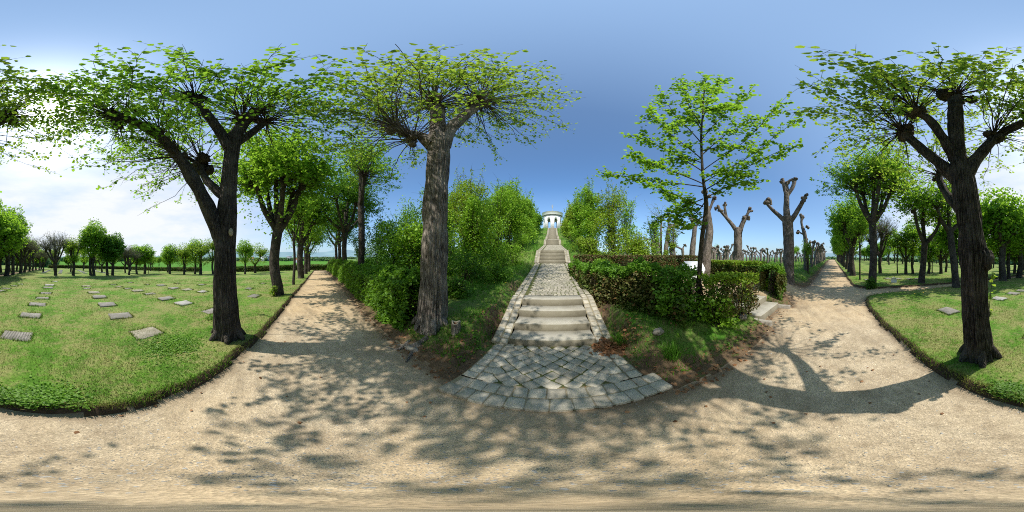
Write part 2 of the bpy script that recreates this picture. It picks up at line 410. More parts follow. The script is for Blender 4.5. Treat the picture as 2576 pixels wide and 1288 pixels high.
def knob(acc, c, r, seed=0., sq=(1, 1, 1), n=14, amp=.35, fr=2.6):
    th = np.linspace(0, PI, n); ph = np.linspace(0, 2 * PI, 2 * n, endpoint=False)
    T_, P_ = np.meshgrid(th, ph, indexing='ij')
    d = np.stack([np.sin(T_) * np.cos(P_), np.sin(T_) * np.sin(P_), np.cos(T_)], -1)
    rr = r * (1 + amp * fbm(d[..., 0] * fr + seed, d[..., 1] * fr + seed * 2, d[..., 2] * fr, 3))
    V = np.asarray(c) + d * rr[..., None] * np.array(sq)
    idx = np.arange(n * 2 * n).reshape(n, 2 * n); a = idx[:-1]; b = idx[1:]
    acc.add(V, np.stack([b, np.roll(b, -1, 1), np.roll(a, -1, 1), a], -1).reshape(-1, 4))
def leaves(acc, P, size, flat=.6, axis=None, quad=False, wid=1.):
    P = np.asarray(P, float); N = len(P)
    if not N: return
    size = np.broadcast_to(size, (N,)) * R.uniform(.65, 1.25, N)
    nrm = R.normal(size=(N, 3)); nrm = unit(nrm); nrm[:, 2] = np.abs(nrm[:, 2]); nrm = unit(nrm * (1 - flat) + np.array([0, 0, 1.]) * flat + .0)
    ax = R.normal(size=(N, 3)) if axis is None else axis + R.normal(size=(N, 3)) * .5
    ax = unit(ax - nrm * (ax * nrm).sum(1, keepdims=True)); ax[:, 2] -= .25; ax = unit(ax)
    bx = unit(np.cross(nrm, ax)) * wid
    s = size[:, None]
    if quad:
        V = np.stack([P - ax * s * .1, P + ax * s * .45 + bx * s * .42, P + ax * s, P + ax * s * .45 - bx * s * .42], 1)
        acc.add(V, np.arange(N * 4).reshape(N, 4)); return
    dn = nrm * s * -.1
    V = np.stack([P, P + ax * s * .22 + bx * s * .42 + dn, P + ax * s * .65 + bx * s * .36 + dn, P + ax * s, P + ax * s * .65 - bx * s * .36 + dn, P + ax * s * .22 - bx * s * .42 + dn], 1)
    i = np.arange(N)[:, None] * 6
    acc.add(V, np.concatenate([i + np.array([0, 3, 2, 1]), i + np.array([0, 5, 4, 3])]))

# ------------------------------------------------------------------ objects
def tag(o, label=None, cat=None, group=None, kind=None):
    if label: o['label'] = label
    if cat: o['category'] = cat
    if group: o['group'] = group
    if kind: o['kind'] = kind
    return o
def thing(name, label, cat, loc, group=None, rz=0):
    o = bpy.data.objects.new(name, None); C.objects.link(o); o.location = tuple(loc); o.rotation_euler = (0, 0, rz)
    o.empty_display_size = .1
    return tag(o, label, cat, group)
def dup(root, loc, rz=0., sc=1., label=None, group=None, tilt=(0, 0)):
    r = root.copy(); C.objects.link(r); r.location = tuple(loc); r.rotation_euler = (tilt[0], tilt[1], rz); r.scale = (sc, sc, sc) if not hasattr(sc, '__len__') else sc
    if label: r['label'] = label
    if group: r['group'] = group
    for ch in list(root.children):
        c = ch.copy(); C.objects.link(c); c.parent = r
        for g in list(ch.children):
            d = g.copy(); C.objects.link(d); d.parent = c
    return r

# ------------------------------------------------------------------ ground sheets
def spaced(lo, hi, c0, c1, d0, g):
    r = [c0]
    while r[-1] < c1: r.append(r[-1] + d0)
    d = d0
    while r[-1] < hi: d = min(d * g, 2.5); r.append(r[-1] + d)
    l = [c0]; d = d0
    while l[-1] > lo: d = min(d * g, 2.5); l.append(l[-1] - d)
    return np.array(l[:0:-1] + r)
ga = spaced(-130, 62, -8, 7, .055, 1.035)
gb = spaced(-75, 88, -4.5, 2.4, .045, 1.035)
GA, GB = np.meshgrid(ga, gb, indexing='ij')
GX = GA * A[0] + GB * B[0]; GY = GA * A[1] + GB * B[1]
GZ = Z(GX, GY)
PF = pathness(GA, GB)
ca = (GA[:-1, :-1] + GA[1:, 1:]) / 2; cb = (GB[:-1, :-1] + GB[1:, 1:]) / 2
cf = pathness(ca, cb)
reg = np.where(cf > 0, 0, np.where(cb > 0, 1, 2))
reg = np.where(inpoly(ca, cb, TERR), 3, reg)
GS, GT = tost(GX, GY)
soil = np.zeros_like(GX)
lawnside = GB > 0
soil = np.where(lawnside, sstep(-.16, -.03, PF) * 1.1, 0)
hillsoil = sstep(-.9, -.1, PF) * .62 + .5 * sstep(1.9, 1.2, np.abs(GT)) * sstep(8, 3.5, GS) * (GS > 1.2) + .25 * (fbm(GX * .9, GY * .9, 4.) > .25)
soil = np.where(lawnside, soil, hillsoil)
soil = np.where(PF > 0, sstep(.22, .0, PF) * np.where(lawnside, .75, .9) + .55 * sstep(.7, .2, PF) * (GB < 0), soil)
idx = np.arange(GX.size).reshape(GX.shape)
quads = np.stack([idx[:-1, :-1], idx[1:, :-1], idx[1:, 1:], idx[:-1, 1:]], -1)
V = np.stack([GX, GY, GZ], -1).reshape(-1, 3)
def sheet(name, code, m, label):
    f = quads[reg == code].reshape(-1, 4)
    used, inv = np.unique(f, return_inverse=True)
    acc = Acc(); ff = inv.reshape(-1, 4)
    # outward orientation: make normals point up
    acc.add(V[used], ff[:, ::-1])
    o = acc.build(name, m, smooth=True)
    at_ = o.data.attributes.new('soil', 'FLOAT', 'POINT'); at_.data.foreach_set('value', soil.reshape(-1)[used].astype(np.float32))
    if o.data.polygons[0].normal.z < 0: o.data.flip_normals()
    tag(o, label, None, None, 'structure'); return o
sheet('path', 0, M['path'], 'sandy gravel path running straight past the foot of the stone steps')
sheet('lawn', 1, M['lawn'], 'sunlit cemetery lawn with flat gravestones set in it')
sheet('hillside', 2, M['hill'], 'grassy wooded bank rising beside the stairs')
sheet('terrace', 3, M['path'], 'bare sandy terrace enclosed by clipped hedges')

# far terrain
rr = np.geomspace(30, 6000, 90); tt = np.linspace(0, 2 * PI, 181)
RR, TT = np.meshgrid(rr, tt, indexing='ij')
FX = RR * np.sin(TT); FY = RR * np.cos(TT)
FZ = Z(FX, FY)
ina, inb = toab(FX, FY)
inside = (ina > -131) & (ina < 63) & (inb > -76) & (inb < 89)
FZ = FZ - np.where(inside, .6, .0)
acc = Acc(); i = np.arange(FX.size).reshape(FX.shape)
acc.add(np.stack([FX, FY, FZ], -1), np.stack([i[:-1, :-1], i[1:, :-1], i[1:, 1:], i[:-1, 1:]], -1).reshape(-1, 4)[:, ::-1])
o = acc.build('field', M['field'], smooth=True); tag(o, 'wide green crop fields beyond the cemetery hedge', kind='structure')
if o.data.polygons[0].normal.z < 0: o.data.flip_normals()
# hills on the horizon
def hills(name, az0, az1, dist, hfun, label):
    acc = Acc(); az = np.linspace(az0, az1, 160); n = 14
    depth = np.linspace(0, 1, n)
    AZ, D = np.meshgrid(az, depth, indexing='ij')
    prof = np.sin(D * PI / 2) ** 1.2
    e = hfun(AZ) * sstep(0, 6, AZ - az0) * sstep(0, 6, az1 - AZ)
    dd = dist + D * dist * .3
    zz = -14 + (e * dd + 12) * prof + 2 * fbm(AZ, D * 5) * prof
    acc.add(np.stack([dd * np.sin(np.radians(AZ)), dd * np.cos(np.radians(AZ)), zz], -1), [])
    i = np.arange(AZ.size).reshape(AZ.shape)
    acc.f[4].append(np.stack([i[:-1, :-1], i[:-1, 1:], i[1:, 1:], i[1:, :-1]], -1).reshape(-1, 4))
    o = acc.build(name, M['hills'], smooth=True); tag(o, label, kind='structure')
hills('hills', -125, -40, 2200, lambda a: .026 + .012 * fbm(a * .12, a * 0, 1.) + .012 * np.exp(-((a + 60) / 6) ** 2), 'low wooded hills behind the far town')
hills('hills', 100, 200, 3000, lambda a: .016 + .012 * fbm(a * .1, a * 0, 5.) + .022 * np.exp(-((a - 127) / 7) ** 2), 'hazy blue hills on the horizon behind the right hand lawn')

# ------------------------------------------------------------------ stairs and cobbles
def stP(s, t, z): p = st(s, t); return (p[0], p[1], z)
def block(acc, s0, s1, t0, t1, z0, z1_, bev=.012, jit=0.):
    """a bevelled block in stair coordinates (closed, rounded top edge)"""
    j = lambda: random.uniform(-jit, jit)
    c = [(s0 + j(), t0 + j()), (s0 + j(), t1 + j()), (s1 + j(), t1 + j()), (s1 + j(), t0 + j())]
    cs = sum(p[0] for p in c) / 4; ct = sum(p[1] for p in c) / 4
    def ringz(k, z):
        out = []
        for (s, t) in c:
            ds = cs - s; dt = ct - t; l = math.hypot(ds, dt)
            zz = z(s, t) if callable(z) else z
            out.append(stP(s + ds / l * k, t + dt / l * k, zz))
        return out
    zt = z1_ if callable(z1_) else (lambda s, t: z1_)
    zb = z0 if callable(z0) else (lambda s, t: z0)
    V = ringz(0, zb) + ringz(0, lambda s, t: zt(s, t) - bev) + ringz(bev * 1.1, zt)
    f = []
    for q in range(2):
        for e in range(4): f.append([q * 4 + e, q * 4 + (e + 1) % 4, q * 4 + 4 + (e + 1) % 4, q * 4 + 4 + e])
    f.append([8, 9, 10, 11]); f.append([3, 2, 1, 0])
    acc.add(V, f)
def cobble_poly(acc, c, z, h=.03, inset=.012, dome=.008):
    """c: list of 4 (s,t); z(s,t) joint level; a rounded stone standing h proud"""
    cs = sum(p[0] for p in c) / 4; ct = sum(p[1] for p in c) / 4
    hh = h * random.uniform(.6, 1.0)
    V = []
    # eight corner outline (cut corners) for a worn stone
    out = []
    for q in range(4):
        p0 = c[q - 1]; p1 = c[q]; p2 = c[(q + 1) % 4]
        k = random.uniform(.05, .13)
        out.append((p1[0] + (p0[0] - p1[0]) * k, p1[1] + (p0[1] - p1[1]) * k))
        out.append((p1[0] + (p2[0] - p1[0]) * k, p1[1] + (p2[1] - p1[1]) * k))
    for ins, dz in ((.0, -.03), (.003, hh - dome), (inset, hh)):
        for (s, t) in out:
            l = math.hypot(cs - s, ct - t) + 1e-6
            s2 = s + (cs - s) / l * ins; t2 = t + (ct - t) / l * ins
            V.append(stP(s2, t2, z(s2, t2) + dz))
    V.append(stP(cs, ct, z(cs, ct) + hh + .004))
    f4 = []
    for q in range(2):
        for e in range(8): f4.append([q * 8 + e, q * 8 + (e + 1) % 8, q * 8 + 8 + (e + 1) % 8, q * 8 + 8 + e])
    n0 = acc.n; acc.add(V, f4)
    acc.f[3].append(np.array([[n0 + 16 + e, n0 + 16 + (e + 1) % 8, n0 + 24] for e in range(8)]))
def flat_sheet(acc, c, z, n=8):
    (s0, t0), (s1, t1), (s2, t2), (s3, t3) = c
    V = []
    for i in range(n + 1):
        for j in range(n + 1):
            u = i / n; v = j / n
            s = (s0 * (1 - v) + s1 * v) * (1 - u) + (s3 * (1 - v) + s2 * v) * u
            t = (t0 * (1 - v) + t1 * v) * (1 - u) + (t3 * (1 - v) + t2 * v) * u
            V.append(stP(s, t, z(s, t)))
    acc.add(V, [[i * (n + 1) + j, (i + 1) * (n + 1) + j, (i + 1) * (n + 1) + j + 1, i * (n + 1) + j + 1] for i in range(n) for j in range(n)])
def jq(s, t, ds, dt, g=.008, j=.007):
    r = lambda: random.uniform(-j, j)
    return [(s + g + r(), t + g + r()), (s + g + r(), t + dt - g + r()), (s + ds - g + r(), t + dt - g + r()), (s + ds - g + r(), t + g + r())]
ZG = lambda s, t: .012
# apron
acc = Acc(); accb = Acc()
gd = .155; q = gd / math.sqrt(2)
for i in range(-20, 21):
    for j in range(-20, 21):
        s = 2.08 + (i + j) * q; t = (i - j) * q
        if 1.63 < s < 2.66 and abs(t) < .66 + .0:
            r = lambda: random.uniform(-.012, .012)
            k = q * .965
            cobble_poly(acc, [(s - k + r(), t + r()), (s + r(), t + k + r()), (s + k + r(), t + r()), (s + r(), t - k + r())], ZG, .022, .008, .006)
for row, (s0, ds) in enumerate(((1.2, .19), (1.395, .185))):
    t = -1.03 + .07 * row
    while t < 1.0:
        dt = random.uniform(.12, .2); cobble_poly(acc, jq(s0, t, ds, dt, .003, .008), ZG, .026, .012, .008); t += dt
for sd in (-1, 1):
    for col in range(2):
        s = 1.59
        while s < 2.62:
            ds = random.uniform(.13, .2)
            w = .66 + col * .165 - .03 * (s - 1.6)
            c = jq(s, w, ds, .16, .003, .008)
            if sd < 0: c = [(p[0], -p[1]) for p in c][::-1]
            if sd > 0 and s > 2.2 and col == 1: s += ds; continue
            cobble_poly(acc, c, ZG, .022, .010, .008); s += ds
o = acc.build('cobblestone_apron', M['cobble'], smooth=False); tag(o, 'mossy diamond laid cobble apron at the foot of the steps', kind='structure')
flat_sheet(accb, [(1.21, -1.02), (1.21, 1.02), (2.72, .9), (2.72, -.9)], lambda s, t: .016)
acj = Acc(); 
flat_sheet(acj, [(1.2, -1.03), (1.2, 1.03), (1.6, 1.0), (1.6, -1.0)], lambda s, t: .021)
for sd in (-1, 1): flat_sheet(acj, [(1.58, .68 * sd), (1.58, 1.0 * sd), (2.6, .97 * sd), (2.6, .68 * sd)], lambda s, t: .021)
oj = acj.build('sandy_joints', M['joint'], smooth=True); tag(oj, 'sandy mortar between the border stones of the apron', kind='structure')
o = accb.build('mossy_joints', M['moss'], smooth=True); tag(o, 'moss and soil between the apron cobbles', kind='structure')

FL = [  # s of first riser, tread, z0, riser, count, label
    (2.7, .41, 0.0, .155, 4, 'lowest flight of four wide granite steps beside the path', .74),
    (9.7, .40, 1.25, .21, 4, 'second granite flight above the first cobbled ramp', .78),
    (20, .30, 3.06, .19, 4, 'third small granite flight halfway up the hill', .78),
    (25, .40, 4.28, .18, 4, 'fourth distant flight of steps below the long top flight', .76),
    (29, .49, 5.3, .164, 18, 'long top flight of steps ending at the white pavilion', .72)]
for (s0, tr, z0, ri, n, lab, hw) in FL:
    p = st(s0, 0); th = thing('stone_steps', lab, 'stone steps', (p[0], p[1], z0), 'granite flights climbing to the pavilion')
    org = (p[0], p[1], z0)
    for k in range(n):
        acc = Acc(); s = s0 + k * tr
        # a row of two or three stones, top a hair worn
        cuts = [-hw, hw]
        for c0, c1 in zip(cuts, cuts[1:]):
            block(acc, s, s + tr + .06, c0 + .002, c1 - .002, z0 + k * ri - .12, z0 + (k + 1) * ri - random.uniform(0, .004), .014)
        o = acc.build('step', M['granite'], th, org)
    # cobbled borders
    slope = n * ri / (n * tr)
    for sd in (-1, 1):
        acc = Acc(); acj = Acc()
        zf = lambda s, t: z0 + max(0, min(n * ri, (s - s0 + tr * .5) * slope)) - .02
        for col in range(2):
            s = s0 - .05
            while s < s0 + n * tr - .02:
                ds = random.uniform(.12, .18) if s0 < 15 else .22
                w = hw + .012 + col * .15
                c = jq(s, w, ds, .148, .008, .008)
                if sd < 0: c = [(p_[0], -p_[1]) for p_ in c][::-1]
                cobble_poly(acc, c, zf, .034, .012, .01); s += ds
        c = [(s0 - .05, hw + .006), (s0 - .05, hw + .31), (s0 + n * tr, hw + .31), (s0 + n * tr, hw + .006)]
        if sd < 0: c = [(p_[0], -p_[1]) for p_ in c]
        flat_sheet(acj, c, lambda s, t: zf(s, t) + .012, 10)
        acc.build('cobble_border', M['cobble'] if s0 < 5 else M['cobble_r'], th, org)
        acj.build('mortar_bed', M['joint'], th, org)
def ramp_patch(s0, s1, za, zb, label, sz=.115):
    zf = lambda s, t: za + (zb - za) * (s - s0) / (s1 - s0)
    acc = Acc(); s = s0
    row = 0
    while s < s1 - sz * .6:
        t = -.66 + (row % 2) * sz * .5
        while t < .64:
            dt = sz * random.uniform(.85, 1.15); cobble_poly(acc, jq(s, t, sz, dt, .003, .006), zf, .02, .009, .006); t += dt
        for sd in (-1, 1):
            for col in range(2):
                c = jq(s, .74 + col * .15, sz, .145, .004, .009)
                if sd < 0: c = [(p[0], -p[1]) for p in c][::-1]
                cobble_poly(acc, c, zf, .024, .010, .008)
        s += sz; row += 1
    o = acc.build('cobblestone_ramp', M['cobble_r']); tag(o, label, kind='structure')
    acc = Acc(); flat_sheet(acc, [(s0, -1.04), (s0, 1.04), (s1, 1.04), (s1, -1.04)], lambda s, t: zf(s, t) + .008, 10)
    o = acc.build('ramp_joints', M['moss']); tag(o, 'mossy joints under ' + label, kind='structure')
ramp_patch(4.36, 9.7, .62, 1.25, 'first sloping cobbled ramp between the two lower flights')
ramp_patch(11.3, 20, 2.09, 3.06, 'second cobbled ramp further up the hill', .16)
ramp_patch(21.2, 25, 3.82, 4.28, 'third cobbled ramp high on the hill', .2)
ramp_patch(26.6, 29, 5.0, 5.3, 'fourth short cobbled ramp below the top flight', .2)
ramp_patch(37.8, 39.6, 8.25, 8.3, 'cobbled landing in front of the pavilion', .2)

# terrace steps (two short granite steps to the hedged terrace)
def terrace_steps():
    o0 = gab(-4.25, -1.8)
    th = thing('terrace_steps', 'two short granite steps up to the hedged terrace on the right', 'stone steps', o0)
    def blk(a0, a1, b0, b1, z0, z1_):
        acc = Acc(); c = [(a0, b0), (a1, b0), (a1, b1), (a0, b1)]
        ca_, cb_ = (a0 + a1) / 2, (b0 + b1) / 2; V = []
        for (k, z) in ((0, z0), (0, z1_ - .012), (.013, z1_)):
            for (a, b) in c:
                a2 = a + math.copysign(k, ca_ - a); b2 = b + math.copysign(k, cb_ - b); p = ab(a2, b2); V.append((p[0], p[1], z))
        f = [[q * 4 + e, q * 4 + (e + 1) % 4, q * 4 + 4 + (e + 1) % 4, q * 4 + 4 + e] for q in range(2) for e in range(4)] + [[8, 9, 10, 11]]
        acc.add(V, f); return acc
    for (b0, b1, z0, z1_, e) in ((-1.66, -2.1, -.06, .19, 0), (-2.1, -2.6, .1, .36, .04)):
        acc = Acc()
        for c0, c1 in ((-3.55, -4.18), (-4.184, -4.86)):
            s = blk(c0 - e, c1 - e, b0, b1, z0, z1_); 
            acc.add(np.concatenate(s.v), s.f[4][0])
        acc.build('step', M['granite'], th, o0)
    acc = blk(-4.88, -5.0, -1.3, -2.5, -.1, .1); acc.build('kerb_stone', M['rock'], th, o0)
    acc = blk(-3.40, -3.53, -1.35, -2.5, -.1, .12); acc.build('kerb_stone', M['rock'], th, o0)
terrace_steps()

# ------------------------------------------------------------------ pavilion
def pavilion():
    c = st(41.5, 0); z0 = 8.1; org = (c[0], c[1], z0)
    th = thing('pavilion', 'round white pavilion with arched openings at the top of the stairs', 'pavilion', org)
    fa = math.atan2(-S[1], -S[0])            # facing down the stairs
    Ro, Ri, Hh = 2.3, 1.95, 3.9
    acc = Acc()
    # wall: eight sectors, each pier + arch lintel
    n_op = 8; sect = 2 * PI / n_op; half = .40 / Ro * 1.08; zs = 2.25; ztop = 2.85
    def P(r, th_, z): return (c[0] + r * math.cos(th_), c[1] + r * math.sin(th_), z0 + z)
    def vwall(th0, th1, z0a, z0b, z1a, z1b):
        V = []
        for r in (Ro, Ri):
            V += [P(r, th0, z0a), P(r, th1, z0b), P(r, th1, z1b), P(r, th0, z1a)]
        acc.add(V, [[0, 1, 2, 3], [7, 6, 5, 4], [4, 5, 1, 0], [3, 2, 6, 7], [0, 3, 7, 4], [2, 1, 5, 6]])
    for k in range(n_op):
        ctr = fa + sect * (k + .5)
        p0 = ctr - sect + half; p1 = ctr - half; m = 8
        for q in range(m):
            vwall(p0 + (p1 - p0) * q / m, p0 + (p1 - p0) * (q + 1) / m, 0, 0, Hh, Hh)
        m = 10
        for q in range(m):
            u0 = -1 + 2 * q / m; u1 = -1 + 2 * (q + 1) / m
            h0 = zs + (ztop - zs) * math.sqrt(max(0, 1 - u0 * u0)); h1 = zs + (ztop - zs) * math.sqrt(max(0, 1 - u1 * u1))
            vwall(ctr + u0 * half, ctr + u1 * half, h0, h1, Hh, Hh)
    acc.build('wall', M['white'], th, org)
    def lathe(name, prof, m, n=64):
        a = Acc(); V = [P(r, 2 * PI * i / n, z) for (r, z) in prof for i in range(n)]; k = len(prof)
        i = np.arange(k * n).reshape(k, n)
        a.add(V, np.stack([i[:-1], np.roll(i[:-1], -1, 1), np.roll(i[1:], -1, 1), i[1:]], -1).reshape(-1, 4))
        return a.build(name, m, th, org, smooth=False)
    lathe('floor', [(.01, .06), (2.75, .06), (2.75, -.3)], M['cobble_r'])
    lathe('cornice', [(1.9, 3.8), (2.55, 3.82), (2.62, 3.9), (2.62, 4.5), (2.66, 4.52), (2.66, 4.6)], M['white'])
    lathe('cornice_shadow_ring', [(2.32, 3.76), (2.57, 3.79), (2.57, 3.815)], M['roofgrey'])  # solid grey ring under the cornice, its colour stands in for the shadow there
    rf = lathe('roof', [(2.69, 4.60), (2.69, 4.63), (1.35, 4.86), (1.3, 4.86), (1.3, 5.02), (1.25, 5.05), (.7, 5.24), (.05, 5.34)], M['roofgrey'])
    a = Acc(); base = np.array(P(0, 0, 5.3))
    tubes(a, [base, base + [0, 0, 1.9]], [.035, .025], 8)
    knob(a, base + [0, 0, 1.0], .13, amp=0); 
    for q, (w, zz) in enumerate(((.34, 1.35), (.22, 1.62))):
        tubes(a, [base + np.array([T[0] * -w, T[1] * -w, zz]), base + np.array([T[0] * w, T[1] * w, zz])], [.035, .035], 6)
    a.build('finial_cross', M['gilt'], th, org)
    for k in (-1, 0):                        # rails across the two front openings
        a = Acc(); ctr = fa + sect * (k + .5)
        for zz in (.95, .5): tubes(a, [P(2.1, ctr - half, zz), P(2.1, ctr + half, zz)], [.025, .025], 6)
        for u in (-.5, 0, .5): tubes(a, [P(2.1, ctr + half * u, .06), P(2.1, ctr + half * u, .95)], [.012, .012], 5)
        a.build('railing', M['iron'], th, org)
pavilion()

# ------------------------------------------------------------------ trees
def shoot_burst(sh, lf, c, n, L, up=.35, out=None, spread=1.0, leafn=22, ls=.075, twn=5, r0=.013, bend=.1, lstart=.45, quad=False, K_=7, twl=.3, drop=.0, sides=4, flat=.45, minz=-.25, trim=0., fan=None):
    """whips that radiate from a pollard head, with side twigs and leaves"""
    d = R.normal(size=(n * 3, 3)); d = unit(d)
    d[:, 2] = d[:, 2] * .8 + up
    if out is not None: d = d + np.asarray(out) * .45
    d = unit(d); d = d[d[:, 2] > minz][:n]; n = len(d)
    if fan:
        ph = R.uniform(0, 2 * PI, n); hx = np.cos(ph); hy = np.sin(ph)
        if out is not None: hx = hx + out[0] * .75; hy = hy + out[1] * .75
        hn = np.hypot(hx, hy) + 1e-6; hx /= hn; hy /= hn
        tht = np.radians(4 + (fan[0] - 4) * R.random(n) ** .8); low_ = R.random(n) < fan[2]; tht = np.where(low_, np.radians(R.uniform(70, 118, n)), tht)
        d = np.stack([np.sin(tht) * hx, np.sin(tht) * hy, np.cos(tht)], 1)
    Ls = L * R.uniform(.5, 1.1, n)
    if trim:
        hc_ = -np.asarray(c)[:2] / (np.linalg.norm(np.asarray(c)[:2]) + 1e-6); Ls = Ls * (1 - trim * np.clip(d[:, 0] * hc_[0] + d[:, 1] * hc_[1], 0, 1))
    u = np.linspace(0, 1, K_)
    side = unit(np.cross(d, R.normal(size=(n, 3))))
    b = np.zeros((n, 3)); b[:, 2] = bend * np.where(d[:, 2] > .25, 1, -.6) - drop
    if fan:
        b = np.stack([hx, hy, np.full(n, -.42)], 1) * (fan[1] * R.uniform(.5, 1.3, n))[:, None]
    P = np.asarray(c)[None, None] + Ls[:, None, None] * (d[:, None] * u[None, :, None] + (side * R.normal(size=(n, 1)) * .1)[:, None] * np.sin(u * PI)[None, :, None] + b[:, None] * (u ** 2)[None, :, None])
    P = P + R.normal(size=P.shape) * (.018 * L * u)[None, :, None]
    if trim:   # whips over the path are cut back
        hr = np.hypot(P[..., 0], P[..., 1]); keep = (hr > (P[..., 2] - 1.7) * np.tan(np.radians(R.uniform(10.5, 16.5, (n, 1))))).all(1)
        P = P[keep]; n = len(P); Ls = Ls[keep]
    rr_ = r0 * R.uniform(.6, 1.25, n)[:, None] * (1 - .82 * u)[None]
    tubes(sh, P, rr_, sides)
    def along(frac):
        x = frac * (K_ - 1); i = np.minimum(x.astype(int), K_ - 2); f = (x - i)[..., None]
        ii = np.arange(n)[:, None]
        return P[ii, i] * (1 - f) + P[ii, i + 1] * f, unit(P[ii, i + 1] - P[ii, i])
    if twn:
        fr = np.sort(R.uniform(max(.3, lstart - .12), .98, (n, twn)), 1); q, tg = along(fr)
        tw = unit(tg + 1.1 * unit(R.normal(size=q.shape)) * np.array([1, 1, .6]))
        tl = twl * R.uniform(.5, 1.3, (n, twn, 1))
        e = q + tw * tl; m_ = (q + e) / 2 + np.array([0, 0, .03])
        TP = np.stack([q, m_, e], 2).reshape(-1, 3, 3)
        tubes(sh, TP, np.tile(np.array([.004, .003, .0015]) * (r0 / .013), (len(TP), 1)), 3)
        k = max(2, leafn // twn)
        f = R.uniform(.1, 1.05, (n, twn, k, 1)); q2 = q[:, :, None] + (e - q)[:, :, None] * f + R.normal(size=(n, twn, k, 3)) * .025
        leaves(lf, q2.reshape(-1, 3), ls, flat, quad=quad)
    k = max(2, leafn // 3)
    fr = lstart + (1 - lstart) * R.uniform(0, 1.02, (n, k)) ** .8; q, tg = along(np.minimum(fr, 1.))
    q = q + R.normal(size=q.shape) * .03
    leaves(lf, q.reshape(-1, 3), ls, flat, quad=quad)

def hero_tree(name, label, trunk, trad, limbs, barkm, leafm, burst, roots=True, group='old pollarded lindens beside the path', extra=None, n=64, k=110):
    base = np.array([trunk[0][0], trunk[0][1], z1(trunk[0][0], trunk[0][1])])
    th = thing(name, label, 'tree', base, group)
    acc = Acc()
    t0 = trunk[0].copy(); t0[2] = base[2] - .12
    pts = [t0, t0 + np.array([0, 0, .28])] + [p for p in trunk[1:]]
    rad = [trad[0] * 1.28, trad[0] * 1.06] + list(trad[1:])
    bark_tube(acc, pts, rad, 96, 170, .045, .05, seed=trad[0] * 31, rz=1.1)
    if roots:
        for q in range(6):
            an = q * PI / 3 + random.uniform(-.3, .3); d = np.array([math.cos(an), math.sin(an), 0])
            L = random.uniform(.06, .16)
            bark_tube(acc, [base + d * trad[0] * .55 + [0, 0, .22], base + d * (trad[0] + .05) + [0, 0, .06], base + d * (trad[0] + L) + [0, 0, -.07]], [.09, .06, .03], 14, 12, .008, .01, seed=q)
    acc.build('trunk', barkm, th, base, smooth=True)
    sh = Acc(); lf = Acc()
    for (pts, rad, heads) in limbs:
        acc = Acc(); bark_tube(acc, pts, rad, 36, 50, .022, .05, seed=pts[0][2] * 3)
        for (h, r) in heads:
            for q in range(5):
                knob(acc, h + R.normal(size=3) * r * .6, r * random.uniform(.65, 1.05), seed=q * 3.3 + h[2], amp=.55, fr=3.2)
        acc.build('limb', barkm, th, base, smooth=True)
        for (h, r) in heads:
            out = unit((h - trunk[-1]) * np.array([1, 1, .2])) if np.linalg.norm((h - trunk[-1])[:2]) > .3 else None
            shoot_burst(sh, lf, h, out=out, **burst(h, r))
    if extra: extra(sh, lf, th, base)
    sh.build('shoots', M['twig'] if barkm != M['bark_l'] else M['twig_g'], th, base, smooth=True)
    lf.build('crown', leafm, th, base)
    return th

# --- the big tree left of the path
d1 = 3.05
tr1 = [at(572, 852, d1), at(568, 760, d1), at(567, 660, d1), at(568, 580, d1), at(575, 480, d1), at(579, 400, d1), at(588, 345, d1)]
hero_tree('linden_tree', 'massive dark forked linden at the lawn edge, long limb reaching left', tr1, [.235, .215, .205, .19, .15, .14, .135],
  [([at(562, 625, d1), at(528, 535, d1), at(483, 448, d1 + .02), at(440, 385, d1 + .1), at(375, 325, d1 + .2), at(300, 292, d1 + .3), at(270, 284, d1 + .35)], [.155, .135, .125, .12, .115, .105, .10],
    [(at(275, 285, d1 + .33), .13), (at(300, 308, d1 + .25), .08), (at(398, 330, d1 + .15), .09), (at(452, 395, d1 + .05), .07)]),
   ([at(578, 375, d1), at(545, 320, d1 - .05), at(505, 270, d1 - .1), at(492, 252, d1 - .1)], [.12, .09, .085, .085], [(at(490, 250, d1 - .1), .12)]),
   ([at(585, 350, d1), at(612, 310, d1 + .05), at(640, 290, d1 + .1)], [.13, .12, .1], [(at(608, 300, d1), .12), (at(640, 285, d1 + .1), .1)]),
   ([at(582, 370, d1), at(625, 340, d1 + .2), at(665, 310, d1 + .3)], [.1, .08, .07], [(at(668, 305, d1 + .3), .1)]),
   ([at(572, 500, d1), at(535, 470, d1 + .35), at(512, 440, d1 + .6), at(508, 415, d1 + .7)], [.1, .085, .075, .07], [(at(508, 412, d1 + .7), .15)])],
  M['bark'], M['leaf'], lambda h, r: dict(n=int(560 * r), L=2.2, up=.3, leafn=22, ls=.072, twn=6, r0=.012, lstart=.7, twl=.26, minz=-.4, trim=.1, fan=(86, .05, .24), K_=9))
sc_p = at(581, 584, d1 - .205); t1o = [o for o in C.objects if o.get('label', '').startswith('massive dark forked')][0]
acc = Acc(); knob(acc, sc_p, .05, 1., (.8, .8, 1.5), 12, .1); acc.build('pruning_scar', M['sawn'], t1o, tuple(t1o.location), smooth=True)
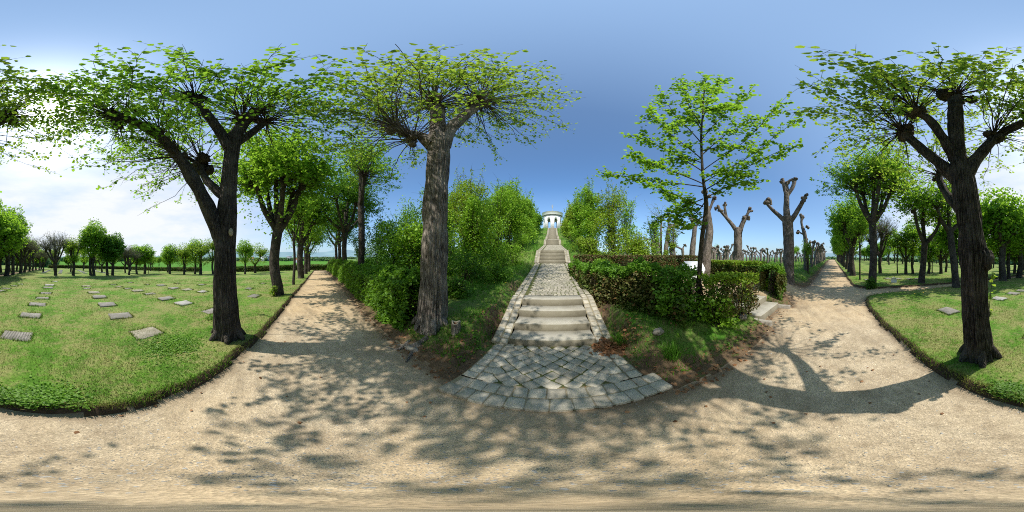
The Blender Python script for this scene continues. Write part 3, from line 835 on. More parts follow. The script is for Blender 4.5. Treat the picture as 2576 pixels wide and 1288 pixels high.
# --- the big tree left of the stairs
d2 = 3.18
tr2 = [at(1086, 845, d2), at(1090, 720, d2), at(1093, 600, d2), at(1098, 480, d2), at(1102, 400, d2), at(1102, 345, d2)]
hero_tree('linden_tree', 'thick grey barked linden left of the stone stairs, sparse fresh leaves', tr2, [.265, .245, .245, .23, .215, .23],
  [([at(1090, 365, d2), at(1060, 343, d2), at(1030, 335, d2), at(995, 322, d2)], [.17, .11, .09, .085], [(at(995, 320, d2), .11), (at(1036, 352, d2 - .1), .1)]),
   ([at(1102, 360, d2), at(1103, 310, d2), at(1100, 275, d2)], [.2, .15, .14], [(at(1097, 262, d2), .15), (at(1085, 270, d2), .1)]),
   ([at(1112, 368, d2), at(1135, 325, d2), at(1170, 290, d2), at(1205, 262, d2)], [.16, .13, .11, .1], [(at(1210, 256, d2), .14), (at(1192, 268, d2 + .1), .09)])],
  M['bark_l'], M['leaf_y'], lambda h, r: dict(n=int(640 * r), L=2.2, up=.24, leafn=16, ls=.064, twn=5, r0=.0115, lstart=.74, twl=.26, minz=-.5, trim=.1, fan=(92, .05, .16), K_=9))
# --- the big tree behind the camera's right
d3 = 2.32
def knot3(sh, lf, th, base):
    acc = Acc()
    knob(acc, at(2477, 655, d3 - .05), .12, 2.2, (1, 1, 1.3), 18, .4, 3)
    acc.build('knot', M['bark'], th, base, smooth=True); acc = Acc()
    knob(acc, at(2480, 790, d3 - .05), .06, 4.2, (1, 1, 1.3), 12, .4, 3)
    acc.build('knot', M['bark'], th, base, smooth=True)
    acc = Acc(); l2 = Acc()
    p = [at(2487, 790, d3 + .02), at(2492, 740, d3 + .04), at(2497, 690, d3 + .05)]
    tubes(acc, smooth_line(p, 10), np.linspace(.006, .003, 10), 5)
    L = smooth_line(p, 16); leaves(l2, L + R.normal(size=L.shape) * .02, .07, .2)
    acc.build('sucker', M['twig'], th, base); l2.build('sucker_leaves', M['leaf_y'], th, base)
tr3 = [at(2462, 905, d3), at(2456, 800, d3), at(2452, 700, d3), at(2447, 620, d3), at(2435, 530, d3), at(2422, 450, d3), at(2410, 390, d3), at(2405, 320, d3), at(2403, 255, d3)]
hero_tree('linden_tree', 'dark twisted linden with a knotty burl, nearest tree on the lawn corner', tr3, [.2, .185, .185, .19, .165, .165, .12, .1, .1],
  [([at(2418, 455, d3), at(2370, 415, d3 + .05), at(2320, 375, d3 + .1), at(2275, 335, d3 + .15)], [.12, .085, .075, .07], [(at(2270, 332, d3 + .15), .11)]),
   ([at(2405, 400, d3), at(2370, 345, d3 - .05), at(2335, 300, d3 - .1), at(2305, 284, d3 - .1)], [.1, .07, .065, .065], [(at(2303, 283, d3 - .1), .1)]),
   ([at(2404, 300, d3), at(2403, 262, d3), at(2402, 245, d3)], [.1, .1, .1], [(at(2402, 244, d3), .14)]),
   ([at(2432, 440, d3), at(2465, 390, d3 + .1), at(2510, 345, d3 + .25), at(2565, 312, d3 + .45), at(2600, 300, d3 + .6)], [.12, .085, .075, .07, .06], [(at(2500, 340, d3 + .2), .09), (at(2598, 298, d3 + .6), .11)]),
   ([at(2445, 560, d3), at(2400, 510, d3 + .5), at(2370, 470, d3 + 1.), at(2362, 440, d3 + 1.2)], [.1, .075, .07, .06], [(at(2362, 440, d3 + 1.2), .08)])],
  M['bark'], M['leaf_y'], lambda h, r: dict(n=int(560 * r), L=1.85, up=.28, leafn=21, ls=.062, twn=6, r0=.01, lstart=.68, twl=.24, minz=-.4, trim=.15, fan=(88, .05, .1), K_=9), extra=knot3)

# --- slender young tree in front of the terrace hedge
def young_tree():
    dd = 3.3
    pts = [at(1760, 838, 3.38), at(1757, 760, 3.38), at(1760, 680, 3.38), at(1766, 600, 3.35), at(1776, 520, 3.3), at(1768, 440, 3.25), at(1764, 350, 3.2), at(1768, 280, 3.15), at(1773, 225, 3.1)]
    base = pts[0].copy(); base[2] = z1(base[0], base[1]) - .03; pts[0] = base
    th = thing('young_linden_tree', 'slender young linden with flat tiers of leaves right of the stairs', 'tree', base)
    acc = Acc(); bark_tube(acc, pts, [.06, .052, .05, .047, .043, .03, .024, .015, .006], 16, 70, .004, .008)
    acc.build('trunk', M['bark_y'], th, base, smooth=True)
    sh = Acc(); lf = Acc()
    L = [((1769, 500), (1700, 530), (1640, 560), .25), ((1769, 520), (1720, 500), (1650, 470), -.2), ((1768, 470), (1640, 455), (1535, 438), .1), ((1768, 462), (1660, 420), (1600, 395), -.3),
         ((1766, 430), (1680, 380), (1600, 342), .2), ((1765, 400), (1690, 340), (1640, 290), -.3), ((1764, 360), (1700, 290), (1665, 240), .25),
         ((1766, 320), (1730, 260), (1712, 212), -.1), ((1768, 300), (1790, 240), (1815, 205), .2), ((1766, 350), (1820, 290), (1880, 238), -.25),
         ((1766, 390), (1840, 330), (1905, 300), .3), ((1767, 430), (1880, 350), (1960, 265), -.1), ((1769, 460), (1890, 390), (2012, 300), .1),
         ((1771, 480), (1880, 420), (1980, 372), -.35), ((1774, 500), (1830, 470), (1895, 462), .15), ((1776, 505), (1740, 540), (1690, 500), .4),
         ((1768, 410), (1720, 400), (1640, 420), .5), ((1766, 380), (1820, 370), (1900, 380), .5), ((1766, 330), (1740, 300), (1690, 320), .5),
         ((1767, 290), (1800, 270), (1840, 275), -.4), ((1775, 540), (1730, 570), (1700, 540), -.3), ((1768, 450), (1820, 430), (1870, 440), -.5),
         ((1767, 300), (1770, 240), (1775, 205), -.05)]
    for (p0, p1, p2, dv) in L:
        q = smooth_line([at(*p0, 3.24), at(*p1, 3.2 + dv * .5), at(*p2, 3.15 + dv)], 14)
        tubes(sh, q, np.linspace(.013, .003, 14), 6)
        ln = np.linalg.norm(q[-1] - q[0])
        for i in range(3, 14):
            for _ in range(3):
                d = unit(q[min(i, 13)] - q[i - 1]); sd = np.array([R.normal(), R.normal(), R.normal() * .25]); sd = unit(sd + d * .8)
                tl = random.uniform(.18, .42) * min(1, .5 + ln * .4)
                e = q[i] + sd * tl
                tubes(sh, np.array([q[i], (q[i] + e) / 2 + [0, 0, .02], e]), np.array([.004, .003, .0015]), 3)
                f = R.uniform(.1, 1.05, (9, 1)); leaves(lf, q[i] + (e - q[i]) * f + R.normal(size=(9, 3)) * [.035, .035, .018], .070, .6)
    sh.build('branches', M['bark_y'], th, base); lf.build('crown', M['leaf'], th, base)
young_tree()

# --- generator for the other leafy pollards
def pollard(label, loc, Ht=2.6, nl=4, reach=1.1, rise=1.2, L=1.5, rt=.2, leafn=20, nshoot=60, ls=.11, leafm='leaf', barkm='bark', quad=True, seed=0, up=.5, lstart=.25, twn=4, lean=(0, 0), name='linden_tree', group=None, r0=.012, ang0=None, flat=.3, drop=0., detail=20, core=0):
    global R
    R = np.random.default_rng(100 + seed); random.seed(100 + seed)
    th = thing(name, label, 'tree', loc, group)
    b = np.asarray(loc, float)
    tr = Acc(); sh = Acc(); lf = Acc()
    top = b + np.array([lean[0], lean[1], Ht])
    wob = R.normal(size=2) * rt * .35
    bark_tube(tr, [b - [0, 0, .15], b + [0, 0, .25], b + (top - b) * .5 + [wob[0], wob[1], 0], top], [rt * 1.3, rt * 1.02, rt * .92, rt * .95], detail, detail, .015, .03, seed=seed)
    a0 = ang0 if ang0 is not None else random.uniform(0, 6.28)
    heads = []
    for q in range(nl):
        an = a0 + q * 2 * PI / max(nl - (1 if nl > 2 else 0), 1) + random.uniform(-.25, .25)
        rc = reach * random.uniform(.75, 1.15); rs = rise * random.uniform(.75, 1.2)
        if q == nl - 1 and nl > 2: rc *= .15; rs *= 1.35
        e = top + np.array([math.cos(an) * rc, math.sin(an) * rc, rs])
        m_ = top + np.array([math.cos(an) * rc * .6, math.sin(an) * rc * .6, rs * .38])
        bark_tube(tr, [top - [0, 0, .2], m_, e], [rt * .75, rt * .5, rt * .42], max(8, detail // 2), 12, .012, .03, seed=seed + q)
        for w in range(2): knob(tr, e + R.normal(size=3) * rt * .25, rt * random.uniform(.5, .75), seed=q + w, n=8, amp=.5)
        heads.append(e)
        shoot_burst(sh, lf, e, nshoot, L, up=up, out=unit(np.array([math.cos(an) * rc, math.sin(an) * rc, .4])) * .8, leafn=leafn, ls=ls, twn=twn, r0=r0, quad=quad, lstart=lstart, K_=5, sides=3, flat=flat, minz=-.2, drop=drop)
    if core:
        cc = np.mean(heads, 0) + [0, 0, L * .25]
        d = unit(R.normal(size=(core, 3))) * (R.uniform(.3, 1, (core, 1)) ** .4); rad_ = np.array([reach + L * .62, reach + L * .62, rise * .7 + L * .75])
        leaves(lf, cc + d * rad_ * (1 + .4 * fbm(d[:, 0] * 2.5 + seed, d[:, 1] * 2.5, d[:, 2] * 2.5))[:, None], ls, flat, quad=quad)
    tr.build('trunk', M[barkm], th, b, smooth=True)
    sh.build('shoots', M['twig_g'] if leafm == 'leaf_bare' else M['twig'], th, b)
    lf.build('crown', M[leafm], th, b)
    return th
GL = 'trees lining the path'
pollard('dense leafy linden directly behind the big forked tree, left path edge', gab(6.96, 1.83), 3.0, 6, 1.15, 2.2, 2.2, .235, 26, 95, .13, 'leaf', seed=1, group=GL, detail=36, core=1600)
pollard('thin young tree with a wavy stem, between two thick trunks on the left path edge', gab(10.4, 1.7), 3.0, 3, .5, 1.2, 1.3, .09, 16, 45, .12, 'leaf', seed=2, group=GL, name='young_linden_tree', detail=20)
pollard('stout linden further along the left path edge, beyond the thin wavy one', gab(15, 1.76), 3.4, 5, 1.4, 2.0, 2.3, .3, 24, 85, .15, 'leaf', seed=3, group=GL, core=2200)
pollard('linden near the far end of the left path on the lawn side', gab(21.5, 1.9), 3.2, 4, 1.4, 1.8, 2.3, .25, 18, 60, .17, 'leaf', seed=4, group=GL, core=1500)
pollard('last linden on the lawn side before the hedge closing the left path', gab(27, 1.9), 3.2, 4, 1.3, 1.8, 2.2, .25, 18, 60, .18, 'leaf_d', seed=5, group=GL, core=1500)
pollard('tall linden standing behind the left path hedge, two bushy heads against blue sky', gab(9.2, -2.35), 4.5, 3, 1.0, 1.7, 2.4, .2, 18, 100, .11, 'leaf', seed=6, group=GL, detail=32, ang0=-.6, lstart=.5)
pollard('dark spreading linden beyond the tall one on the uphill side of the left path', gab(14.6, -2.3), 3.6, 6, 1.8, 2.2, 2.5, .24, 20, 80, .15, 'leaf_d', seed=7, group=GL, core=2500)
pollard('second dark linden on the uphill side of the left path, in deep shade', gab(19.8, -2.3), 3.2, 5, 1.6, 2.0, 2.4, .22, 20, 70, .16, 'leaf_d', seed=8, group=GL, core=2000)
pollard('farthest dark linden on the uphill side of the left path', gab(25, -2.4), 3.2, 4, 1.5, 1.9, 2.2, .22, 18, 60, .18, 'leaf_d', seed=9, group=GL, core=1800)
pollard('tall straight linden at the path crossing with a leafy shrub at its foot', gab(-8.7, 2.2), 3.6, 6, 1.1, 2.0, 2.2, .22, 22, 95, .115, 'leaf', seed=11, group=GL, detail=36, core=1200)
pollard('slim young tree standing alone behind the crossing on the right path edge', gab(-11.0, 1.9), 2.2, 3, .35, .9, 1.2, .055, 16, 36, .11, 'leaf', seed=12, group=GL, name='young_linden_tree')
pollard('thick barked linden with a knot, third along the right path edge', gab(-13.4, 1.7), 2.6, 5, 1.0, 1.7, 1.7, .25, 20, 70, .14, 'leaf', seed=13, group=GL, core=1800, detail=26)
pollard('leaning linden between the branch path and the nearest twisted tree', azd(156, 8.9), 3.3, 4, 1.0, 1.2, 1.5, .21, 14, 70, .12, 'leaf', seed=14, group=GL, detail=32, lean=(.55, -.35), barkm='bark')
pollard('crooked linden on the far side of the branch path, thin gappy crown', azd(144, 10.2), 2.6, 4, 1.2, 1.6, 1.6, .21, 17, 70, .12, 'leaf', seed=15, group=GL, detail=28, lean=(-.3, .1))

# prototypes for the smaller, farther trees: they are placed for real as the first of their kind
words = ['first', 'second', 'third', 'fourth', 'fifth', 'sixth', 'seventh', 'eighth', 'ninth', 'tenth', 'eleventh', 'twelfth', 'thirteenth', 'fourteenth', 'fifteenth', 'sixteenth', 'seventeenth', 'eighteenth', 'nineteenth', 'twentieth', 'twenty-first', 'twenty-second', 'twenty-third', 'twenty-fourth', 'twenty-fifth', 'twenty-sixth', 'twenty-seventh', 'twenty-eighth', 'twenty-ninth', 'thirtieth']
PROTO = {}
def proto(kind, loc, label, group):
    kw = dict(
        round=dict(Ht=2.0, nl=5, reach=.8, rise=1.0, L=1.25, rt=.2, leafn=14, nshoot=40, ls=.17, leafm='leaf', core=2600),
        tall=dict(Ht=2.2, nl=4, reach=.5, rise=1.3, L=1.6, rt=.17, leafn=14, nshoot=45, ls=.17, leafm='leaf_bush', core=2400, up=.9),
        dark=dict(Ht=2.0, nl=5, reach=1.0, rise=1.1, L=1.3, rt=.2, leafn=16, nshoot=50, ls=.2, leafm='leaf_d', core=4200),
        thin=dict(Ht=2.0, nl=4, reach=.7, rise=1.2, L=1.4, rt=.18, leafn=9, nshoot=60, ls=.13, leafm='leaf_y', lstart=.3, up=.8, core=500),
        bare=dict(Ht=1.6, nl=6, reach=1.0, rise=1.3, L=1.7, rt=.18, leafn=5, nshoot=75, ls=.07, leafm='leaf_bare', lstart=.3, up=.95, r0=.016),
        fork=dict(Ht=1.4, nl=2, reach=.9, rise=1.0, L=1.5, rt=.17, leafn=12, nshoot=75, ls=.14, leafm='leaf_y', up=.9, core=1500),
        sapling=dict(Ht=1.5, nl=3, reach=.3, rise=.7, L=.9, rt=.045, leafn=12, nshoot=22, ls=.13, leafm='leaf_bush', up=.6))[kind]
    if kind not in PROTO:
        PROTO[kind] = pollard(label, loc, seed=50 + len(PROTO), group=group, name='young_tree' if kind == 'sapling' else 'linden_tree', **kw)
        return PROTO[kind]
    q_ = random.uniform(.85, 1.1); return dup(PROTO[kind], loc, random.uniform(0, 6.28), (q_ * random.uniform(.85, 1.15), q_, q_ * random.uniform(.88, 1.15)), label, group)
PW = dict(round='round crowned', tall='tall oval', dark='dark dense', thin='pale thin leaved', bare='nearly leafless grey', fork='low forked', sapling='slim young')
def place(kind, loc, where, group, sc=None):
    o = proto(kind, loc, PW[kind] + ' ' + ('tree ' if kind == 'sapling' else 'linden ') + where, group)
    if sc: o.scale = (sc * random.uniform(.86, 1.12), sc * random.uniform(.86, 1.12), sc * random.uniform(.92, 1.1))
    return o
def zl(x, y): return gp(x / 4.025 * 2576 / 3000, (620 + y / 4.025) * 2576 / 3000)   # left lawn detail view
def zr(x, y): return gp((2400 + x / 3.68) * 2576 / 3000, (600 + y / 3.68) * 2576 / 3000)
G3 = 'row of lindens across the far side of the left lawn'
for i, (x, y, kd, sc) in enumerate([(655, 752, 'bare', 1.02), (862, 755, 'thin', .95), (880, 757, 'sapling', .8), (1068, 752, 'tall', 1.05), (1106, 754, 'tall', 1.08), (1265, 752, 'dark', .93), (1327, 752, 'dark', .98),
        (1522, 748, 'bare', .78), (1612, 738, 'round', .9), (1707, 735, 'round', 1.02), (1752, 733, 'sapling', .9), (1875, 727, 'sapling', .95), (2002, 737, 'round', .95), (2172, 742, 'fork', 1.1), (2300, 738, 'tall', 1.0), (2366, 742, 'fork', 1.25), (2510, 740, 'thin', 1.05)]):
    place(kd, zl(x, y), words[i] + ' from the left in the row across the far lawn', G3, sc)
def z5(x, y): return gp((640 + x / 5.367) * 2576 / 3000, (620 + y / 5.367) * 2576 / 3000)
place('tall', z5(418, 985), 'standing by the hedge, just right of the big forked trunk', G3, .78)
place('fork', z5(576, 965), 'with spreading arms by the hedge, left of the dense leafy tree', G3, 1.15)
G5 = 'double row of lindens along the branch path'
seq = [(6.0 + 5.2, 'round', 1.15), (14.3, 'round', 1.1), (17.2, 'round', 1.12), (19.8, 'tall', 1.15), (23, 'bare', .95), (26, 'thin', 1), (29.5, 'bare', .95), (33, 'thin', 1), (37, 'round', .9), (41, 'thin', .95), (45, 'round', .9)]
for i, (b, kd, sc) in enumerate(seq):
    sc *= 1.22
    place(kd, gab(-6.35 + random.uniform(-.1, .1), b), words[i] + ' on the near side of the branch path', G5, sc)
for i, b in enumerate([8.8, 12.3, 15.8, 19.4, 23, 27, 31, 35.5, 40, 45]):
    kd = ['round', 'tall', 'round', 'dark', 'round', 'thin', 'round', 'bare', 'round', 'thin'][i]
    place(kd, gab(-9.4 + random.uniform(-.2, .2), b), words[i] + ' on the far side of the branch path', G5, 1.05)
G4 = 'lindens lining the right hand path'
for i, a in enumerate([-16.6, -19.8, -23.2, -26.8, -30.5, -34.5, -39, -44, -50, -57]):
    place(['round', 'tall', 'round', 'dark', 'round', 'tall', 'round', 'thin', 'round', 'dark'][i], gab(a, 1.8), words[i] + ' beyond the thick barked one, right path lawn edge', G4, 1.12)
# small trees seen across the right hand lawn
G10 = 'small lindens across the right lawn'
for i, (x, y, kd, sc) in enumerate([(657, 737, 'bare', 1.05), (842, 745, 'sapling', 1.2), (935, 748, 'thin', .8), (1008, 745, 'tall', .85), (1180, 742, 'round', .8), (1218, 736, 'sapling', 1.2), (1313, 742, 'bare', .9), (1366, 727, 'thin', .8),
        (2045, 800, 'tall', .95), (2100, 752, 'sapling', 1.3)]):
    place(kd, zr(x, y), words[i] + ' from the left across the right hand lawn', G10, sc)
# rows behind, too small to single out
GB_ = 'background lindens beyond both lawns'
def bgtrees(pts, lab, kinds=('round', 'round', 'tall', 'thin', 'dark', 'thin', 'bare')):
    for (a, b) in pts:
        kd = kinds[random.randrange(len(kinds))]
        o = place(kd, gab(a + random.uniform(-.8, .8), b + random.uniform(-.8, .8)), '', GB_, random.uniform(.8, 1.05)); o['label'] = lab
bgtrees([(a, 28) for a in range(-4, 30, 5)] + [(a, 36) for a in range(-2, 28, 6)] + [(a, 45) for a in range(-3, 28, 6)] + [(a, 53) for a in range(-3, 29, 5)], 'small background linden behind the row across the left lawn')
bgtrees([(-a, b) for b in (24, 29, 36, 44) for a in range(13, 60, 6)] + [(-a, b) for b in (12, 18) for a in range(34, 60, 6)], 'small background linden beyond the right hand lawn')
bgtrees([(-a, b) for a in (62, 68, 75) for b in range(-16, 22, 5) if b not in (-1, 4)], 'small background linden beyond the end of the right path')

# ------------------------------------------------------------------ lopped pollards (no leaves)
def stub(label, base, trunk, trad, limbs, group='lopped pollard lindens on the terrace side', det=28):
    """trunk/limb points given relative to the base"""
    base = np.asarray(base, float); th = thing('lopped_tree', label, 'tree', base, group)
    acc = Acc(); P = [np.asarray(p, float) + base for p in trunk]; P[0] = P[0] - [0, 0, .15]
    bark_tube(acc, P, trad, det, 50, .018, .05, seed=base[0] * 3)
    acc.build('trunk', M['bark_s'], th, base, smooth=True)
    for (pts, rad, kn) in limbs:
        acc = Acc(); P = [np.asarray(p, float) + base for p in pts]
        bark_tube(acc, P, rad, 16, 26, .012, .05, seed=P[0][0])
        for (kp, kr) in kn:
            kp = np.asarray(kp, float) + base
            for q in range(6): knob(acc, kp + R.normal(size=3) * kr * .6, kr * random.uniform(.55, .95), seed=q * 1.7 + kp[0], n=9, amp=.5, fr=3)
        acc.build('limb', M['bark_s'], th, base, smooth=True)
    return th
def pxstub(label, d, trunk_px, trad, limbs_px, group=None):
    b = at(trunk_px[0][0], trunk_px[0][1], d); base = np.array([b[0], b[1], z1(b[0], b[1])])
    f = lambda p: at(p[0], p[1], d + (p[2] if len(p) > 2 else 0)) - base
    tp = [np.zeros(3)] + [f(p) for p in trunk_px[1:]]
    return stub(label, base, tp, trad, [([f(p) for p in pts], rad, [(f(k[:2]) if len(k) == 3 else f(k[:3]), k[-1]) for k in kn]) for (pts, rad, kn) in limbs_px])
pxstub('big lopped pollard with three arms, one a looped double fork on top', 8.3, [(1985, 690), (1984, 620), (1982, 570), (1980, 545)], [.29, .26, .27, .28],
  [([(1978, 560), (1957, 540), (1940, 525), (1929, 512)], [.14, .10, .085, .08], [(1927, 508, .1)]), ([(1929, 512), (1932, 500), (1938, 503), (1940, 515)], [.07, .07, .07, .06], [(1932, 500, .08)]),
   ([(1980, 560), (1978, 520), (1979, 485)], [.2, .15, .14], []), ([(1977, 490), (1973, 470), (1967, 450)], [.11, .1, .09], [(1966, 456, .09)]),
   ([(1981, 490), (1994, 470), (2000, 450)], [.11, .1, .09], [(2000, 452, .09)]), ([(1981, 480), (1980, 460), (1995, 450)], [.08, .07, .07], [(1979, 460, .08)]),
   ([(1986, 560), (2003, 535), (2020, 505), (2024, 497)], [.15, .12, .11, .1], [(2026, 496, .12), (2019, 508, .1)])])
pxstub('lopped pollard shaped like a wide Y between the hedge and big three armed one', 8.8, [(1853, 690), (1856, 640), (1856, 600), (1857, 575)], [.26, .24, .22, .22],
  [([(1855, 585), (1842, 565), (1825, 545), (1808, 525)], [.15, .11, .09, .08], [(1802, 522, .09), (1812, 530, .1)]), ([(1828, 548), (1825, 535), (1823, 520)], [.07, .07, .07], [(1823, 515, .1)]),
   ([(1858, 590), (1867, 565), (1876, 545)], [.17, .13, .12], [(1872, 547, .1), (1880, 545, .1)]), ([(1876, 545), (1882, 535), (1885, 530)], [.08, .07, .07], [(1885, 530, .11)])])
pxstub('lopped pollard with a hollow knothole, half hidden behind the slender young tree', 7.6, [(1772, 690), (1778, 630), (1785, 580), (1782, 545), (1778, 520)], [.24, .21, .17, .14, .12],
  [([(1779, 540), (1776, 505), (1774, 490)], [.1, .09, .08], [(1774, 487, .11), (1784, 492, .1)]), ([(1782, 535), (1790, 515), (1795, 500)], [.06, .05, .05], [(1797, 498, .09)])])
pxstub('lopped pollard with a crooked grey trunk, left of the slender young tree', 12, [(1740, 680), (1742, 630), (1746, 595), (1748, 570)], [.24, .22, .17, .15],
  [([(1747, 580), (1741, 562), (1740, 556)], [.09, .08, .07], [(1741, 552, .13)]), ([(1748, 580), (1754, 565), (1758, 560)], [.08, .07, .07], [(1758, 558, .13)])])
pxstub('lopped pollard leaning right with a single side knob, near the bushes', 13, [(1672, 670), (1676, 620), (1681, 585), (1684, 565)], [.2, .17, .14, .12],
  [([(1683, 575), (1682, 562), (1683, 556)], [.09, .08, .07], [(1683, 552, .12)]), ([(1684, 572), (1693, 567), (1701, 562)], [.08, .07, .06], [(1692, 568, .12), (1704, 560, .09)])])
pxstub('short lopped pollard with a flat side arm, small between two grey ones', 19, [(1718, 670), (1718, 640), (1717, 625)], [.18, .16, .14],
  [([(1717, 628), (1706, 622), (1698, 619)], [.11, .09, .09], [(1697, 618, .13)]), ([(1717, 628), (1720, 620), (1723, 618)], [.08, .07, .06], [(1723, 617, .13)])])
pxstub('tiny lopped pollard leaning left beside the flat armed short one', 22, [(1698, 668), (1698, 640), (1696, 622)], [.12, .11, .1], [([(1696, 628), (1690, 620), (1686, 618)], [.08, .07, .07], [(1686, 617, .12), (1696, 620, .12)])])
pxstub('lopped stub trunk next to the thin leafy top tree by the bushes', 16, [(1658, 668), (1657, 635), (1657, 615)], [.18, .16, .14], [([(1657, 625), (1648, 618), (1643, 614)], [.09, .08, .07], [(1642, 613, .13), (1657, 615, .13)])])
pxstub('knobbly lopped pollard with ivy leaves, first behind the cross path', 14.3, [(2028, 680), (2028, 630), (2024, 590), (2018, 570)], [.22, .2, .16, .14],
  [([(2022, 585), (2016, 560), (2018, 548)], [.13, .11, .1], [(2018, 545, .17), (2030, 570, .13)]), ([(2022, 590), (2012, 585), (2008, 585)], [.07, .06, .06], [(2008, 585, .13)])])
# the further row along the right path (uphill side)
STP = PROTO_ST = []
def gstub(label, loc, sd, group, H=2.6, sc=1.):
    random.seed(300 + sd); rs = np.random.default_rng(300 + sd)
    lim = []
    top = np.array([rs.normal() * .12, rs.normal() * .12, H * .62])
    for q in range(rs.integers(2, 5)):
        an = rs.uniform(0, 6.28); rc = rs.uniform(.35, .8); rz = rs.uniform(.5, 1.1)
        e = top + [math.cos(an) * rc, math.sin(an) * rc, rz]
        kn = [(e, .13)]
        if rs.random() < .5: kn.append((e + [rs.normal() * .15, rs.normal() * .15, .1], .1))
        lim.append(([top - [0, 0, .15], top + [math.cos(an) * rc * .6, math.sin(an) * rc * .6, rz * .35], e], [.13, .09, .08], kn))
    return stub(label, loc, [(0, 0, 0), (top[0] * .4, top[1] * .4, H * .3), top], [.2, .17, .17], lim, group, 16)
GR = 'lopped pollards lining the uphill side of the right path'
sp = [gstub('knobbly lopped pollard, second behind the cross path on the uphill side', gab(-18, -2.3), 0, GR, 3.4), gstub('lopped pollard with ivied stem, third behind the cross path on the uphill side', gab(-21.5, -2.3), 1, GR, 3.2),
      gstub('lopped pollard, fourth behind the cross path on the uphill side', gab(-25, -2.3), 2, GR, 3.2), gstub('lopped pollard, fifth behind the cross path on the uphill side', gab(-28.5, -2.3), 3, GR, 3.2), gstub('lopped pollard, sixth behind the cross path on the uphill side', gab(-32, -2.3), 4, GR, 3.3)]
for i, a in enumerate([-36, -40, -44, -49, -54]):
    dup(sp[i], gab(a, -2.3), i * 1.3, 1.05, 'lopped pollard, %s behind the cross path on the uphill side' % words[i + 6], GR)
GG = 'grove of small lopped pollards behind the terrace hedge'
def zp(x, y, top, i, lab):
    # x, top in the pollard detail view (origin 1880,500, scale 4.025); y only sets the distance
    px = (1880 + x / 4.025) * 2576 / 3000; py = (500 + top / 4.025) * 2576 / 3000
    d = y; p = at(px, py, d); g = z1(p[0], p[1]); H = p[2] - g
    o = sp[i % 5]; h0 = 3.2
    k_ = max(.3, H / 3.45); return dup(o, (p[0], p[1], g), i * 1.9, (k_ * 1.3, k_ * 1.3, k_), lab, GG)
lst = [(822, 24, 868), (862, 24, 845), (902, 27, 880), (930, 27, 872), (965, 25, 868), (1018, 24, 852), (1000, 36, 950), (1050, 32, 925), (1065, 34, 930), (1160, 34, 935), (1295, 25, 872), (1410, 26, 885), (1375, 38, 955), (1485, 25, 890), (1535, 38, 960),
       (1645, 25, 893), (1435, 36, 1000), (1630, 36, 965), (1800, 36, 990), (1885, 30, 960), (1905, 34, 980), (140, 20, 760), (1325, 40, 985), (840, 34, 920), (885, 38, 945), (945, 40, 955), (985, 30, 905), (1085, 28, 900), (1195, 30, 905), (1240, 34, 930), (1270, 38, 960), (1345, 30, 925), (1450, 30, 925), (1510, 34, 940), (1570, 28, 905), (1600, 32, 940), (1665, 30, 925), (1820, 30, 950), (1850, 34, 975)]
for i, (x, d, tp) in enumerate(lst): zp(x, d, tp, i, words[i] + ' small lopped pollard of the distant grove, numbered left to right' if False else 'small knobbly lopped pollard in the distant grove above the hedge')
